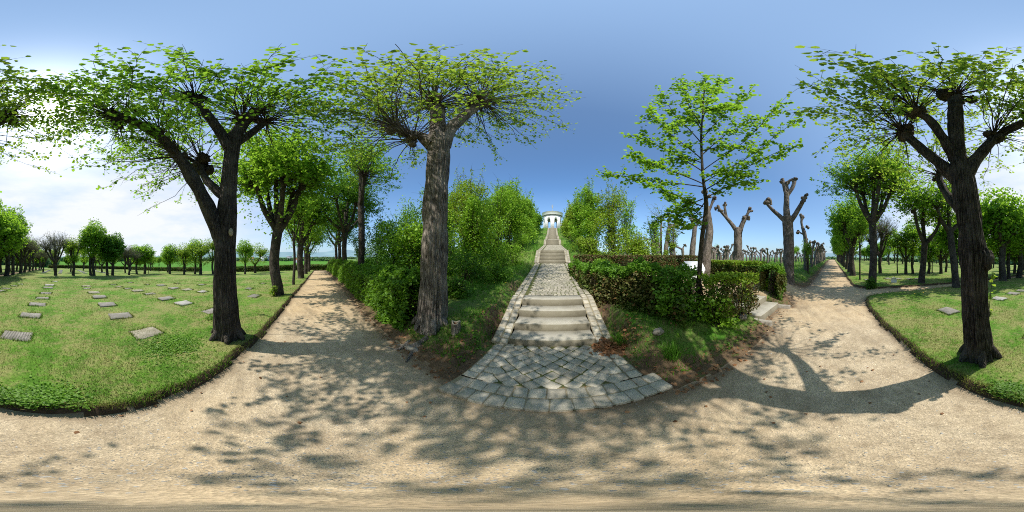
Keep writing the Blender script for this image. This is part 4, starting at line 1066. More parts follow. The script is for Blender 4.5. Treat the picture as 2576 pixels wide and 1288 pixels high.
# ivy / leafy growth on two of the stubs
def shrub(label, loc, w, h, n, leafm, ls=.08, stems=14, name='shrub', cat='shrub', group=None, seed=0, blobs=7, quad=True, twig='twig', hollow=.5, sm=None, tall=0, base0=.0, d2=1.0, flat=.25):
    rs = np.random.default_rng(900 + seed); random.seed(900 + seed)
    th = thing(name, label, cat, loc, group); b = np.asarray(loc, float)
    sh = Acc(); lf = Acc(); cs = []; rsz = []
    for q in range(blobs):
        an = rs.uniform(0, 6.28); rad = w * .5 * rs.uniform(0, .85); z = h * (base0 + (1 - base0) * rs.uniform(.12, .85))
        if q == 0: rad = 0; z = h * .8
        k = w * (rs.uniform(.14, .27) if h > 3 else rs.uniform(.22, .4))
        if h > 3: z = h * rs.uniform(.08, .93) ** .85; rad *= (1.15 - .55 * z / h)
        cs.append(b + [math.cos(an) * rad, math.sin(an) * rad * d2, z]); rsz.append((k, k * d2, min(k * rs.uniform(.8, 1.4), h * .35 + .05)))
    P = []
    for q in range(blobs):
        m = n // blobs; d = unit(rs.normal(size=(m, 3))) * (rs.uniform(0, 1, (m, 1)) ** hollow)
        q_ = cs[q] + d * np.array(rsz[q]) * (1 + .35 * fbm(d[:, 0] * 2 + seed, d[:, 1] * 2 + q, d[:, 2] * 2))[:, None]
        P.append(q_)
    P = np.concatenate(P)
    # stems
    e = []
    for q in range(stems):
        an = rs.uniform(0, 6.28); r0 = w * .12 * rs.random(); r1 = w * .5 * rs.uniform(.1, 1)
        hh = h * rs.uniform(.7, 1.12 if tall else 1.0)
        p0 = b + [math.cos(an) * r0, math.sin(an) * r0 * d2, -.1]; p2 = b + [math.cos(an) * r1, math.sin(an) * r1 * d2, hh]
        p1 = (p0 + p2) / 2 + [-(math.cos(an)) * r1 * .25, -math.sin(an) * r1 * .25, h * .05]
        L_ = smooth_line([p0, p1, p2], 8) + rs.normal(size=(8, 3)) * .015
        tubes(sh, L_, np.linspace(.02 if h > 1.6 else .009, .004, 8), 5)
        m = max(6, n // (stems * (4 if h > 3 else 9))); f = rs.uniform(.35, 1.04, m) * 7; i_ = np.minimum(f.astype(int), 6); fr = (f - i_)[:, None]
        hs = (1.2 - f / 7)[:, None]
        P2 = L_[i_] * (1 - fr) + L_[i_ + 1] * fr + rs.normal(size=(m, 3)) * .09 * (1 + h * .15) * hs * 1.5
        P = np.vstack([P, P2])
        for _ in range(6):
            q0 = L_[rs.integers(2, 8)]; q1 = q0 + unit(rs.normal(size=3) + [0, 0, .7]) * rs.uniform(.2, .5) * (.4 + h * .2)
            tubes(sh, np.array([q0, q1]), np.array([.006, .002]), 3)
    g = Z(P[:, 0], P[:, 1]); P = P[P[:, 2] > g - .02]
    leaves(lf, P, ls, flat, quad=quad)
    sh.build('stems', M[twig], th, b); lf.build('crown' if h > 2 else 'foliage', M[leafm], th, b)
    return th
shrub('bright leafy side growth around the lopped trunk beyond the cross path', azd(104.2, 13.2), 1.0, 2.6, 900, 'leaf_y', .1, 6, seed=31, name='shrub', base0=.3)
shrub('small leafy bush between distant lopped pollards above the hedge', at(1798, 650, 30) * [1, 1, 0] + [0, 0, z1(*at(1798, 650, 30)[:2])], 2.2, 3.2, 700, 'leaf_bush', .14, 8, seed=32)
# thin tree with sparse top near the bushes
def thin_top():
    d = 11.5; b = at(1663, 690, d); b[2] = z1(b[0], b[1]); th = thing('thin_tree', 'very thin straight tree with a sparse yellowish top above the terrace', 'tree', b)
    acc = Acc(); bark_tube(acc, [b - [0, 0, .1], at(1663, 600, d), at(1664, 545, d)], [.09, .075, .06], 10, 20, .003, .006); acc.build('trunk', M['bark_s'], th, b, smooth=True)
    sh = Acc(); lf = Acc(); shoot_burst(sh, lf, at(1664, 548, d), 13, 1.6, up=.9, leafn=8, ls=.07, twn=3, r0=.015, lstart=.5, minz=.3)
    sh.build('shoots', M['twig_g'], th, b); lf.build('crown', M['leaf_y'], th, b)
thin_top()

# ------------------------------------------------------------------ hillside shrubs
GH = 'bushes growing on the hill beside the stairs'
SH = [ # s, t, width, height, leaf, label
    (6.2, -3.4, 2.4, 3.3, 'leaf_bush', 'low bright green bush just right of the thick grey trunk'),
    (7.6, -4.3, 2.6, 5.1, 'leaf_bushy', 'tall yellowish bush right of the thick grey trunk'),
    (9.2, -3.3, 2.9, 4.7, 'leaf_bush', 'leafy bush bulging toward the stairs on the left, beside the second flight'),
    (12.0, -3.4, 3.1, 5.2, 'leaf_bush', 'tall pointed green bush on the left slope'),
    (15.3, -3.4, 3.2, 5.3, 'leaf_bush', 'rounded bush midway up the left slope'),
    (19.2, -3.3, 3.2, 5.6, 'leaf_bush', 'full green bush beside the third flight on the left'),
    (23.6, -3.2, 3.2, 5.3, 'leaf_bush', 'upper bush beside the stairs on the left slope'),
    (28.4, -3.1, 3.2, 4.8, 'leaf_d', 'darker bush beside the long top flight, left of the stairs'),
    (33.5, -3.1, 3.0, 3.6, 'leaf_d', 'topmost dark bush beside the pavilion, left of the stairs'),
    (9.0, -6.6, 3.8, 5.2, 'leaf_bush', 'bush behind the yellowish tall one, against the sky'),
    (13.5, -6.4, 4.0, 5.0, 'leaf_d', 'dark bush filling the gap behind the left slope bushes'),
    (5.4, -5.2, 2.6, 2.4, 'leaf_d', 'low shaded bush at the foot of the left slope'),
    (9.6, 3.6, 2.7, 4.9, 'leaf_bushy', 'tall many stemmed bush with bare brown lower stems'),
    (12.8, 3.0, 2.6, 5.4, 'leaf_bush', 'leafy bush right of the second flight of steps'),
    (17.0, 2.9, 2.8, 5.6, 'leaf_bush', 'tall green bush right of the second cobbled ramp'),
    (21.5, 2.8, 2.7, 5.4, 'leaf_bushy', 'yellow green bush right of the third flight'),
    (26.3, 2.8, 2.7, 4.9, 'leaf_bushy', 'middle yellow green bush below the pavilion on the right'),
    (31.2, 2.8, 2.6, 3.5, 'leaf_bushy', 'rounded yellow green bush just below the pavilion on the right'),
    (35.6, 2.9, 2.4, 2.0, 'leaf_bushy', 'clipped looking bush close to the pavilion on the right'),
    (8.9, 2.2, 1.1, 1.5, 'leaf_bushy', 'small bright yellow green bush low beside the upper steps'),
    (10.8, 5.3, 2.2, 4.4, 'leaf_bush', 'slender bright bush right of the many stemmed one'),
    (8.6, 6.2, 1.6, 3.2, 'leaf_bush', 'thin upright bush with visible stems'),
    (8.2, 7.4, 1.5, 3.4, 'leaf_bushy', 'last thin upright bush before the lopped pollards'),
    (8.2, 4.7, 1.8, 2.0, 'leaf_bushy', 'low brown stemmed thicket above the hedge end'),
]
for i, (s_, t_, w, h, lm, lab) in enumerate(SH):
    p = gst(s_, t_); thinb = 'thin' in lab or 'slender' in lab
    n = int(3800 + 2600 * w * h / 6) if s_ < 14 else int(2600 + 900 * w * h / 6)
    shrub(lab, p, w, h, int(n * (.3 if thinb else 1)), lm, .085 if s_ < 10 else (.11 if s_ < 14 else .17), 26 if thinb or 'stemmed' in lab else 30, group=GH, seed=i, blobs=30 if w > 2 else 9, tall=1, hollow=.45, name='shrub',
          twig='twig_g' if thinb else 'twig', base0=.25 if 'stemmed' in lab else 0.)
for i, (s_, t_, w, h, lm, lab) in enumerate([
    (3.9, -2.6, 1.0, .5, 'leaf_hedge_b', 'knee high leafy weeds right behind the hollow stump'), (5.0, -2.9, 1.7, 1.2, 'leaf_d', 'shaded undergrowth between the thick trunk and the steps'),
    (5.4, -1.95, 1.1, .6, 'leaf_hedge_b', 'low weeds beside the first cobbled ramp, left side lower'), (7.0, -2.3, 1.5, 1.0, 'leaf_bush', 'bright undergrowth beside the first cobbled ramp, left side upper'),
    (8.9, -2.1, 1.5, 1.1, 'leaf_bush', 'bright undergrowth left of the second flight'), (11.5, -2.2, 1.7, 1.5, 'leaf_bush', 'bright undergrowth left of the second cobbled ramp'),
    (6.6, 1.9, 1.0, .6, 'leaf_bush', 'low bright weeds right of the first cobbled ramp'), (11.0, 1.9, 1.2, 1.0, 'leaf_bushy', 'bright undergrowth right of the second cobbled ramp')]):
    shrub(lab, gst(s_, t_), w, h, 1800, lm, .06, 12, name='undergrowth', group='undergrowth beside the stairs', seed=200 + i, blobs=7)
for i, (x, y, w, h, lm, lab) in enumerate([
    (1640, 765, 1.0, .75, 'leaf_hedge', 'loose leafy growth spilling out at the foot of the dark hedge, left clump'), (1705, 795, .9, .7, 'leaf_hedge_b', 'loose leafy growth at the foot of the dark hedge, middle clump'),
    (1800, 815, .75, .6, 'leaf_bush', 'bright young leaves at the foot of the slender tree'), (1575, 720, .9, .8, 'leaf_hedge', 'leafy bulge at the left end of the dark hedge'),
    (1880, 770, .6, .85, 'leaf_bushy', 'yellowish leafy end of the hedge beside the terrace steps'), (1945, 735, .6, .5, 'leaf_bush', 'bright leafy growth at the foot of the hedge right of the terrace steps'),
    (1015, 800, .9, .8, 'leaf_bush', 'bright loose leaves bulging from the hedge just left of the thick trunk'), (960, 765, .9, .8, 'leaf_hedge_b', 'leafy bulge in the left path hedge')]):
    shrub(lab, gp(x, y), w, h, 1700, lm, .062, 12, name='hedge_growth', group='loose growth along the hedges', seed=230 + i, blobs=8)
SH2 = [(1000, 9.5, 3.6, 560, 'leaf_d', 'dark shaded bush between the hedge and the slope'), (955, 13, 3.6, 560, 'leaf_d', 'dark bush behind the tall path side linden'), (1042, 7.2, 2.2, 560, 'leaf_bush', 'bush peeping out on the left of the thick grey trunk'),
       (905, 18, 4, 590, 'leaf_d', 'dark undergrowth bush near the end of the left path'), (1020, 14, 4, 520, 'leaf_bush', 'tall bush behind the dark ones on the slope'), (1080, 10, 3.4, 500, 'leaf_bush', 'bush hidden mostly behind the thick grey trunk')]
for i, (x, d, w, ty, lm, lab) in enumerate(SH2):
    p = at(x, ty, d); g = z1(p[0], p[1]); h = p[2] - g
    shrub(lab, (p[0], p[1], g), w, h, 4200, lm, .11, 16, group=GH, seed=60 + i, blobs=12)
shrub('round leafy shrub at the foot of the tall straight linden by the crossing', gab(-8.15, 2.0), .7, .55, 1500, 'leaf_d', .06, 8, seed=71, blobs=6)
shrub('tiny bright shoot tuft at the foot of the dense linden', gab(6.6, 1.9), .35, .45, 260, 'leaf_y', .06, 6, seed=72, blobs=4)

# ------------------------------------------------------------------ hedges
def hedge(label, line, w, h, n, leafm, ls=.05, seed=0, core=True, cat='hedge', group='clipped hedges', top=None, topm=None, twig='twig', rag=.1, bottom=.0, quad=False, fixtop=None):
    rs = np.random.default_rng(500 + seed)
    line = np.array([gab(a, b) for (a, b) in line]); seg = np.linalg.norm(np.diff(line[:, :2], axis=0), axis=1); cum = np.concatenate([[0], np.cumsum(seg)])
    b = line[0].copy(); th = thing('hedge', label, cat, b, group)
    def on(u):
        x = np.interp(u * cum[-1], cum, line[:, 0]); y = np.interp(u * cum[-1], cum, line[:, 1])
        i = np.clip(np.searchsorted(cum, u * cum[-1]) - 1, 0, len(seg) - 1)
        t = (line[i + 1, :2] - line[i, :2]) / seg[i][:, None]
        return x, y, np.stack([-t[:, 1], t[:, 0]], 1)
    def H(x, y, g): return (h if fixtop is None else np.maximum(fixtop - g, .3)) * (1 + rag * fbm(x * 1.7, y * 1.7, seed) + rag * .6 * fbm(x * 6, y * 6, seed))
    def surf(m, k):
        u = rs.random(m); x, y, nn = on(u)
        side = rs.random(m); v = rs.uniform(-1, 1, m); z = rs.random(m)
        on_top = side < .3
        v = np.where(on_top, v, np.sign(v) * (1 - .3 * rs.random(m) ** 2 * 1.0)); z = np.where(on_top, 1 - .12 * rs.random(m), bottom + (1 - bottom) * z)
        ww = w / 2 * k * (1 + .45 * fbm(x * 2.2 + v, y * 2.2, z * 2 + seed) + .3 * fbm(x * 7 + v, y * 7, z * 5 + seed)) * (1.12 - .3 * z ** 2)
        x = x + nn[:, 0] * v * ww; y = y + nn[:, 1] * v * ww; g = Z(x, y)
        return np.stack([x, y, g + .02 + z * H(x, y, g) * k], 1), z
    P, z = surf(n, 1.)
    # rounded ends
    lf = Acc()
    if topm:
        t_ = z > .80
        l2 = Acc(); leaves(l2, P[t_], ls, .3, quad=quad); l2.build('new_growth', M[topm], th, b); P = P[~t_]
    leaves(lf, P, ls, .3, quad=quad); lf.build('foliage', M[leafm], th, b)
    sh = Acc(); m = int(cum[-1] * 26) + 10
    u = rs.random(m); x, y, nn = on(u); g = Z(x, y)
    off = rs.uniform(-.3, .3, (m, 1)) * w * nn; e = np.stack([x, y, g - .03], 1); 
    e2 = e + np.concatenate([off + rs.normal(size=(m, 2)) * .12, (H(x, y, g) * rs.uniform(.6, 1.02, m))[:, None]], 1)
    tubes(sh, np.stack([e, (e + e2) / 2 + rs.normal(size=(m, 3)) * .04, e2], 1), np.tile([.013, .009, .004], (m, 1)), 5)
    m2 = m * 8; i = rs.integers(0, m, m2); f = rs.uniform(.25, 1, (m2, 1)); q0 = e[i] * (1 - f) + e2[i] * f
    q1 = q0 + unit(rs.normal(size=(m2, 3)) + [0, 0, .3]) * rs.uniform(.1, .3, (m2, 1))
    tubes(sh, np.stack([q0, q1], 1), np.tile([.004, .002], (m2, 1)), 3)
    sh.build('branches', M[twig], th, b)
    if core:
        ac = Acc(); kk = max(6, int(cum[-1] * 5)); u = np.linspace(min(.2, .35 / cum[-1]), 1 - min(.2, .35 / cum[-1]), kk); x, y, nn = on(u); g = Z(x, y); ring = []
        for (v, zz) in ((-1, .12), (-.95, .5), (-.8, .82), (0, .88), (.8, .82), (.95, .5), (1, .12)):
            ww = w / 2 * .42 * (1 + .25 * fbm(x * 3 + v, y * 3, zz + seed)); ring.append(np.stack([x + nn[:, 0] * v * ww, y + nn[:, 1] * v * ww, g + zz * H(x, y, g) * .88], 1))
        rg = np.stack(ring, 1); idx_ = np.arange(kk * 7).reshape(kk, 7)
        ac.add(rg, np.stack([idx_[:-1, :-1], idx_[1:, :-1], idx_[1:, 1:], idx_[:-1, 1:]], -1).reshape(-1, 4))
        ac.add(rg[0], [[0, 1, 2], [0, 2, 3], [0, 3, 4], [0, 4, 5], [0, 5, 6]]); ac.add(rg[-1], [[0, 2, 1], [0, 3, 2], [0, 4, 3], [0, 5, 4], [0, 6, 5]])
        ac.build('shade_core', M['core'], th, b)  # solid dark core, coloured as the shade inside the hedge; no twigs in it
    return th
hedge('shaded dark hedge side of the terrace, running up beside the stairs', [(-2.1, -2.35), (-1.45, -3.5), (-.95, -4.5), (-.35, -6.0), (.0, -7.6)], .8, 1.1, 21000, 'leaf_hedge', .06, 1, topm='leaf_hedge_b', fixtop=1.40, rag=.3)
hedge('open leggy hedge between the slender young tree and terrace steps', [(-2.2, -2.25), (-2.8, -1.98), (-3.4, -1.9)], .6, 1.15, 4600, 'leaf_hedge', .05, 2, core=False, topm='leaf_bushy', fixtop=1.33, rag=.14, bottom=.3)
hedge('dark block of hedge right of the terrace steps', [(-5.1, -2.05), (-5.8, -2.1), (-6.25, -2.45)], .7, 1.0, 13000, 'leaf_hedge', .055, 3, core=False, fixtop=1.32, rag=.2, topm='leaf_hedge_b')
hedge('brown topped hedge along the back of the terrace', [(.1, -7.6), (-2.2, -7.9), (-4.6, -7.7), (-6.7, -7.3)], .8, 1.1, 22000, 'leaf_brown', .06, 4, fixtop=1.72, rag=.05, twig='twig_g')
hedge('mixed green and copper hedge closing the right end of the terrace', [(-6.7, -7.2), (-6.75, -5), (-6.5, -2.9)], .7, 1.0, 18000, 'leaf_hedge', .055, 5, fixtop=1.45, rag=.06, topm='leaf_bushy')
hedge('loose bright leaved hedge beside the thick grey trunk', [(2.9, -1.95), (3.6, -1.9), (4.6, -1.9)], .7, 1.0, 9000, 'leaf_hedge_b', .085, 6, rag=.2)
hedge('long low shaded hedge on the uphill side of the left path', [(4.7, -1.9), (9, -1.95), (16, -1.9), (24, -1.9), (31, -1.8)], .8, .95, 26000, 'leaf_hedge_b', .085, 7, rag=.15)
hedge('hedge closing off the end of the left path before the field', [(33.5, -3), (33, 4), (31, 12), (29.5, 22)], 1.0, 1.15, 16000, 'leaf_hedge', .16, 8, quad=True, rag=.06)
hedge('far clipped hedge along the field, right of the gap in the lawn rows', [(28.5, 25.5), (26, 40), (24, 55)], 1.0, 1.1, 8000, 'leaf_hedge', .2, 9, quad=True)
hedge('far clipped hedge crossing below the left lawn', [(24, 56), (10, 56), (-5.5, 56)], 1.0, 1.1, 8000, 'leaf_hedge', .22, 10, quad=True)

# ------------------------------------------------------------------ white memorial slab on the terrace
def memorial():
    p = at(1740, 690, 5.6); g = z1(p[0], p[1]); base = np.array([p[0], p[1], g]); az = math.atan2(p[0], p[1])
    th = thing('memorial_stone', 'white sloping memorial slab behind the hedge on the terrace', 'memorial', base)
    f = np.array([math.sin(az + .5), math.cos(az + .5), 0]); r = np.array([f[1], -f[0], 0]); up = np.array([0, 0, 1.])
    acc = Acc()
    def quadbox(acc, c, hx, hy, th_):
        # sloped plate: centre c, right r, slope dir
        sl = unit(-f * .62 + up * -.5); nm = np.cross(r, sl); nm = nm if nm[2] > 0 else -nm
        o = [(-1, -1), (.5, -1), (1, -.25), (1, 1), (-1, 1), (-1, -.6)]
        top = [c + r * hx * a_ + sl * hy * b_ + nm * th_ for (a_, b_) in o]; bot = [q - nm * th_ * 2 for q in top]
        n0 = acc.n; acc.add(top + bot, [[q, (q + 1) % 6, 6 + (q + 1) % 6, 6 + q][::-1] for q in range(6)])
        acc.f[4].append(np.array([[n0, n0 + 1, n0 + 2, n0 + 3], [n0, n0 + 3, n0 + 4, n0 + 5], [n0 + 9, n0 + 8, n0 + 7, n0 + 6], [n0 + 11, n0 + 10, n0 + 9, n0 + 6]]))
    quadbox(acc, base + up * .72, .47, .42, .06); acc.build('plate', M['whitestone'], th, base)
    acc = Acc()
    V = [base + r * x + f * y + up * z for z in (-.1, .62) for (x, y) in ((-.28, -.05), (.28, -.05), (.25, .28), (-.25, .28))]
    acc.add(V, [[0, 1, 5, 4], [1, 2, 6, 5], [2, 3, 7, 6], [3, 0, 4, 7], [4, 5, 6, 7]]); acc.build('plinth', M['slab_l'], th, base)
memorial()

# ------------------------------------------------------------------ gravestones
STN = []
def slab(label, p, w, dpt, rz, matn, tilt=(0, 0), h=.07, lines=0, raise_=.0, name='gravestone', group='flat gravestones set in the lawn'):
    random.seed(int(abs(p[0] * 991 + p[1] * 37)) % 9999)
    o = thing(name, label, 'gravestone', (p[0], p[1], p[2] + raise_), group, rz)
    o.rotation_euler = (tilt[0], tilt[1], rz)
    STN.append((p[0], p[1], w, dpt, rz))
    a = Acc(); n = 10; c = []
    # chipped outline
    for (x0, y0, x1, y1) in ((-1, -1, 1, -1), (1, -1, 1, 1), (1, 1, -1, 1), (-1, 1, -1, -1)):
        for q in range(4):
            u = q / 4; jx = random.uniform(-.012, .012); jy = random.uniform(-.012, .012)
            if q == 0: jx *= 1.5; jy *= 1.5
            c.append(((x0 + (x1 - x0) * u) * w / 2 + jx, (y0 + (y1 - y0) * u) * dpt / 2 + jy))
    m = len(c)
    V = [(x, y, -.08) for x, y in c] + [(x, y, h - .012) for x, y in c] + [(x * (1 - .025 / w), y * (1 - .025 / dpt), h) for x, y in c] + [(0, 0, h + .002)]
    a.add(V, [[q * m + e, q * m + (e + 1) % m, q * m + m + (e + 1) % m, q * m + m + e] for q in range(2) for e in range(m)])
    a.f[3].append(np.array([[2 * m + e, 2 * m + (e + 1) % m, 3 * m] for e in range(m)]))
    a.build('slab', M[matn], o)
    if lines:
        for k in range(lines):
            b = Acc()
            x = -w * .36 + w * .72 * k / (lines - 1); y = -dpt * .38
            while y < dpt * .38:
                l = random.uniform(.012, .03); wd = .011
                for (dx, dy, ex, ey) in ((0, 0, wd * 1.6, .004), (0, 0, .004, l), (wd * 1.2, l * .4, wd * 1.6, l)):
                    b.add([(x + dx, y + dy, h + .006), (x + ex, y + dy, h + .006), (x + ex, y + ey, h + .006), (x + dx, y + ey, h + .006)], [[0, 1, 2, 3]])
                y += l + .012
            b.build('inscription_line', M['ink'], o)
    return o
def zg(x, y): return gp(x / 2.576 * 2576 / 3000, (600 + y / 2.576) * 2576 / 3000)
RZ = math.atan2(A[1], A[0])
stones = [ # x, y(centre in the 0,600 view), w, depth, mat, label, tilt
    (125, 992, .62, .44, 'slab', 'large near gravestone with worn lettering, cut by the left image edge', 9, 0),
    (1105, 968, .62, .46, 'slab_t', 'lichen stained tan gravestone left of the forked tree, nearest of its row', 0, .0),
    (910, 842, .62, .42, 'slab', 'dark gravestone behind the tan lichen stained one', 0, .05),
    (810, 760, .62, .42, 'slab', 'grey raised gravestone third in the row leading away from the tan one', 0, .1),
    (752, 702, .60, .4, 'slab', 'thin tilted gravestone fourth in the row behind the tan one', 0, .12),
    (708, 665, .6, .4, 'slab_t', 'narrow looking gravestone fifth in the row behind the tan one', 0, .05),
    (650, 616, .6, .4, 'slab_t', 'small distant gravestone at the end of the tan stone row', 0, .03),
    (655, 634, .4, .3, 'slab_l', 'tiny pale stone just below the last one of the tan stone row', 0, .03),
    (232, 836, .62, .42, 'slab', 'gravestone behind the large lettered one, second in the left row', 0, 0),
    (282, 756, .62, .4, 'slab', 'third gravestone of the left row, streaked dark', 0, .04),
    (322, 706, .6, .4, 'slab', 'fourth gravestone of the left row, low in the grass', 0, 0),
    (346, 668, .6, .4, 'slab', 'fifth gravestone of the left row, partly sunken', 0, 0),
    (362, 628, .6, .42, 'slab', 'sixth gravestone of the left row, just below a raised one', 0, .05),
    (374, 610, .62, .42, 'slab_l', 'raised pale topped gravestone seventh in the left row', 0, .08),
    (412, 579, .55, .35, 'slab_l', 'farthest little gravestone of the left row', 0, .02),
    (1388, 748, .58, .46, 'slab_l', 'bright pale gravestone, whitest one on the lawn', 0, .08),
    (1256, 713, .62, .4, 'slab', 'dark edged raised gravestone left of the whitest one', 0, .1),
    (1130, 674, .6, .4, 'slab', 'gravestone behind and left of the dark edged one', 0, 0),
    (1040, 652, .6, .4, 'slab_t', 'thin gravestone leaning up from the grass in mid lawn', 0, .08),
    (965, 634, .5, .35, 'slab', 'sunken gravestone just left of the thin leaning one', 0, 0),
    (895, 621, .45, .35, 'slab_t', 'small square gravestone further back in mid lawn', 0, 0),
    (855, 603, .5, .35, 'slab', 'distant sunken gravestone in mid lawn', 0, 0),
    (1217, 612, .6, .42, 'slab', 'raised gravestone beyond the mid lawn, left of a lower pair', 0, .1),
    (1315, 633, .6, .42, 'slab', 'left one of a pair of raised gravestones near the hedge side', 0, .08),
    (1413, 643, .6, .42, 'slab_t', 'brownish right one of the pair of raised gravestones', 0, .04),
    (1528, 658, .55, .42, 'slab_l', 'pale flat gravestone close to the forked trunk', 0, .03),
    (1520, 606, .55, .4, 'slab', 'small gravestone behind the pale flat one, near the forked trunk', 0, .04),
    (1337, 594, .45, .35, 'slab_t', 'tiny far gravestone above the raised pair', 0, 0),
    (985, 588, .45, .3, 'slab_l', 'far pale sliver of a gravestone below the row of lindens', 0, .03),
    (1110, 605, .3, .3, 'slab_l', 'tiny pale stone right of the far sliver', 0, 0),
    (1880, 634, .5, .4, 'slab', 'small gravestone right of the forked trunk, farther one', 0, .04),
    (1920, 689, .55, .42, 'slab', 'light grey gravestone right of the forked trunk, nearer one', 0, .02),
    (1985, 595, .5, .4, 'slab_t', 'brown gravestone far right of the forked trunk', 0, 0),
    (45, 633, .6, .4, 'slab', 'second of four slivers of gravestone at the left image edge', 0, 0),
    (12, 651, .5, .35, 'slab', 'nearest of four slivers of gravestone at the left image edge', 0, 0),
    (108, 614, .5, .35, 'slab', 'third of four slivers of gravestone near the left image edge', 0, 0),
    (150, 600, .5, .35, 'slab_l', 'farthest of four slivers of gravestone near the left image edge', 0, 0),
    (1600, 804, .5, .4, 'slab', 'gravestone hidden almost wholly by the forked trunk', 0, 0),
]
for (x, y, w, dp, mt, lab, ln, tl) in stones:
    slab(lab, zg(x, y), w * .93, dp * .93, RZ + random.uniform(-.09, .09), mt, (tl * .6, tl * .3), h=.05, lines=ln, raise_=-.035 + tl * .35)
zrr = [(1388, 1148, .55, .42, 'slab', 'dark gravestone with a green sprig, left of the twisted tree'), (1937, 1017, .55, .42, 'slab_l', 'pale gravestone right of the twisted tree, nearest there'),
       (2090, 961, .55, .42, 'slab', 'second gravestone right of the twisted tree'), (2182, 932, .55, .42, 'slab', 'third gravestone right of the twisted tree, at the right image edge'),
       (735, 797, .6, .4, 'slab', 'dark sliver gravestone across the branch path, left one'), (845, 799, .6, .4, 'slab', 'dark sliver gravestone across the branch path, middle one'),
       (965, 803, .5, .4, 'slab', 'dark sliver gravestone across the branch path, right one'), (1055, 801, .5, .4, 'slab_t', 'brownish sliver gravestone across the branch path by the crooked linden'),
       (520, 812, .5, .4, 'slab_l', 'pale flat gravestone behind the tall straight linden')]
for (x, y, w, dp, mt, lab) in zrr: slab(lab, zr(x, y), w, dp, RZ + random.uniform(-.06, .06), mt, (.03, 0), raise_=-.035)
for i, (b, a_) in enumerate([(24.5 + 2.4 * k, aa) for aa in (-3.2, -.6, 3.2, 6.6) for k in range(6)]):
    slab('small sunken gravestone in the receding rows beyond the far linden row', gab(a_, b), .6, .45, RZ, 'slab_l', raise_=.02)
# small upright white stone
p = zr(806, 838); th = thing('upright_stone', 'small upright white stone with a rounded top on the right lawn', 'gravestone', p)
acc = Acc(); n = 12; az = math.atan2(p[0], p[1]); r_ = np.array([math.cos(az), -math.sin(az), 0]); f_ = np.array([math.sin(az), math.cos(az), 0])
out = [(-.17, -.05), (.17, -.05)] + [(.17 * math.cos(PI * q / n), .2 + .13 * math.sin(PI * q / n)) for q in range(n + 1)]
m = len(out); Vv = [p + r_ * x + np.array([0, 0, z]) + f_ * y for y in (-.05, .05) for (x, z) in out] + [p + [0, 0, .15] + f_ * -.05, p + [0, 0, .15] + f_ * .05]
acc.add(Vv, [[q, (q + 1) % m, m + (q + 1) % m, m + q] for q in range(m)])
acc.f[3].append(np.array([[q, (q + 1) % m, 2 * m] for q in range(m)] + [[m + (q + 1) % m, m + q, 2 * m + 1] for q in range(m)]))
acc.build('stone', M['whitestone'], th, p)

# ------------------------------------------------------------------ small things on the bank
def stump():
    p = gp(1146, 836); th = thing('hollow_stump', 'small hollow tree stump with a pale sawn rim beside the thick trunk', 'stump', p)
    a = Acc(); n = 20; prof = [(.085, -.08), (.075, .1), (.072, .2), (.062, .21), (.052, .2), (.05, .1), (.0, .09)]
    def lat(prof, seed):
        a = Acc(); V = []
        for (r, z) in prof:
            for i in range(n):
                an = 2 * PI * i / n; q = r * (1 + .14 * math.sin(3 * an + seed) + .06 * math.sin(7 * an)); V.append((p[0] + q * math.cos(an), p[1] + q * math.sin(an), p[2] + z + (.02 * math.sin(an * 2 + 1) if z > .15 else 0)))
        k = len(prof); i = np.arange(k * n).reshape(k, n)
        a.add(V, np.stack([i[:-1], np.roll(i[:-1], -1, 1), np.roll(i[1:], -1, 1), i[1:]], -1).reshape(-1, 4)); return a
    lat([(.09, -.08), (.077, .08), (.073, .2)], 0).build('bark', M['bark_l'], th, p, smooth=True)
    lat([(.074, .2), (.069, .213), (.052, .208), (.048, .19)], 0).build('sawn_rim', M['sawn'], th, p, smooth=True)
    lat([(.048, .19), (.045, .08), (.001, .07)], 0).build('hollow', M['dead'], th, p, smooth=True)
stump()
def rock(p, r, lab, seed, m='rock', sq=(1, .8, .6)):
    a = Acc(); knob(a, np.asarray(p) + [0, 0, r * .15], r, seed, sq, 14, .5, 1.8); o = a.build('rock', M[m], None, p, smooth=False)
    tag(o, lab, 'rock'); return o
rock(gp(1655, 838), .10, 'pale angular rock on the shaded bank left of the slender tree', 1.)
rock(gp(1868, 800), .13, 'flat pale boulder by the lower end of the terrace steps', 2., sq=(1.3, .8, .45))
rock(gp(1035, 880), .09, 'rock poking out at the path edge below the thick grey trunk', 3., sq=(1.4, .7, .5))
# exposed roots below the grey tree
a = Acc()
for (pts, r) in (([(1075, 850), (1040, 870), (1000, 868)], .05), ([(1060, 862), (1035, 890), (1022, 912)], .045), ([(1030, 858), (1000, 880), (960, 870)], .03)):
    P_ = [gp(*q) + [0, 0, .0] for q in pts]; bark_tube(a, P_, [r, r * .8, r * .3], 12, 20, .006, .012)
root = a.build('tree_root', M['bark_l'], None, (0, 0, 0), smooth=True)
tr_obj = [o for o in C.objects if o.get('label', '').startswith('thick grey barked')][0]
root.parent = tr_obj; root.location = tuple(-np.array(tr_obj.location))

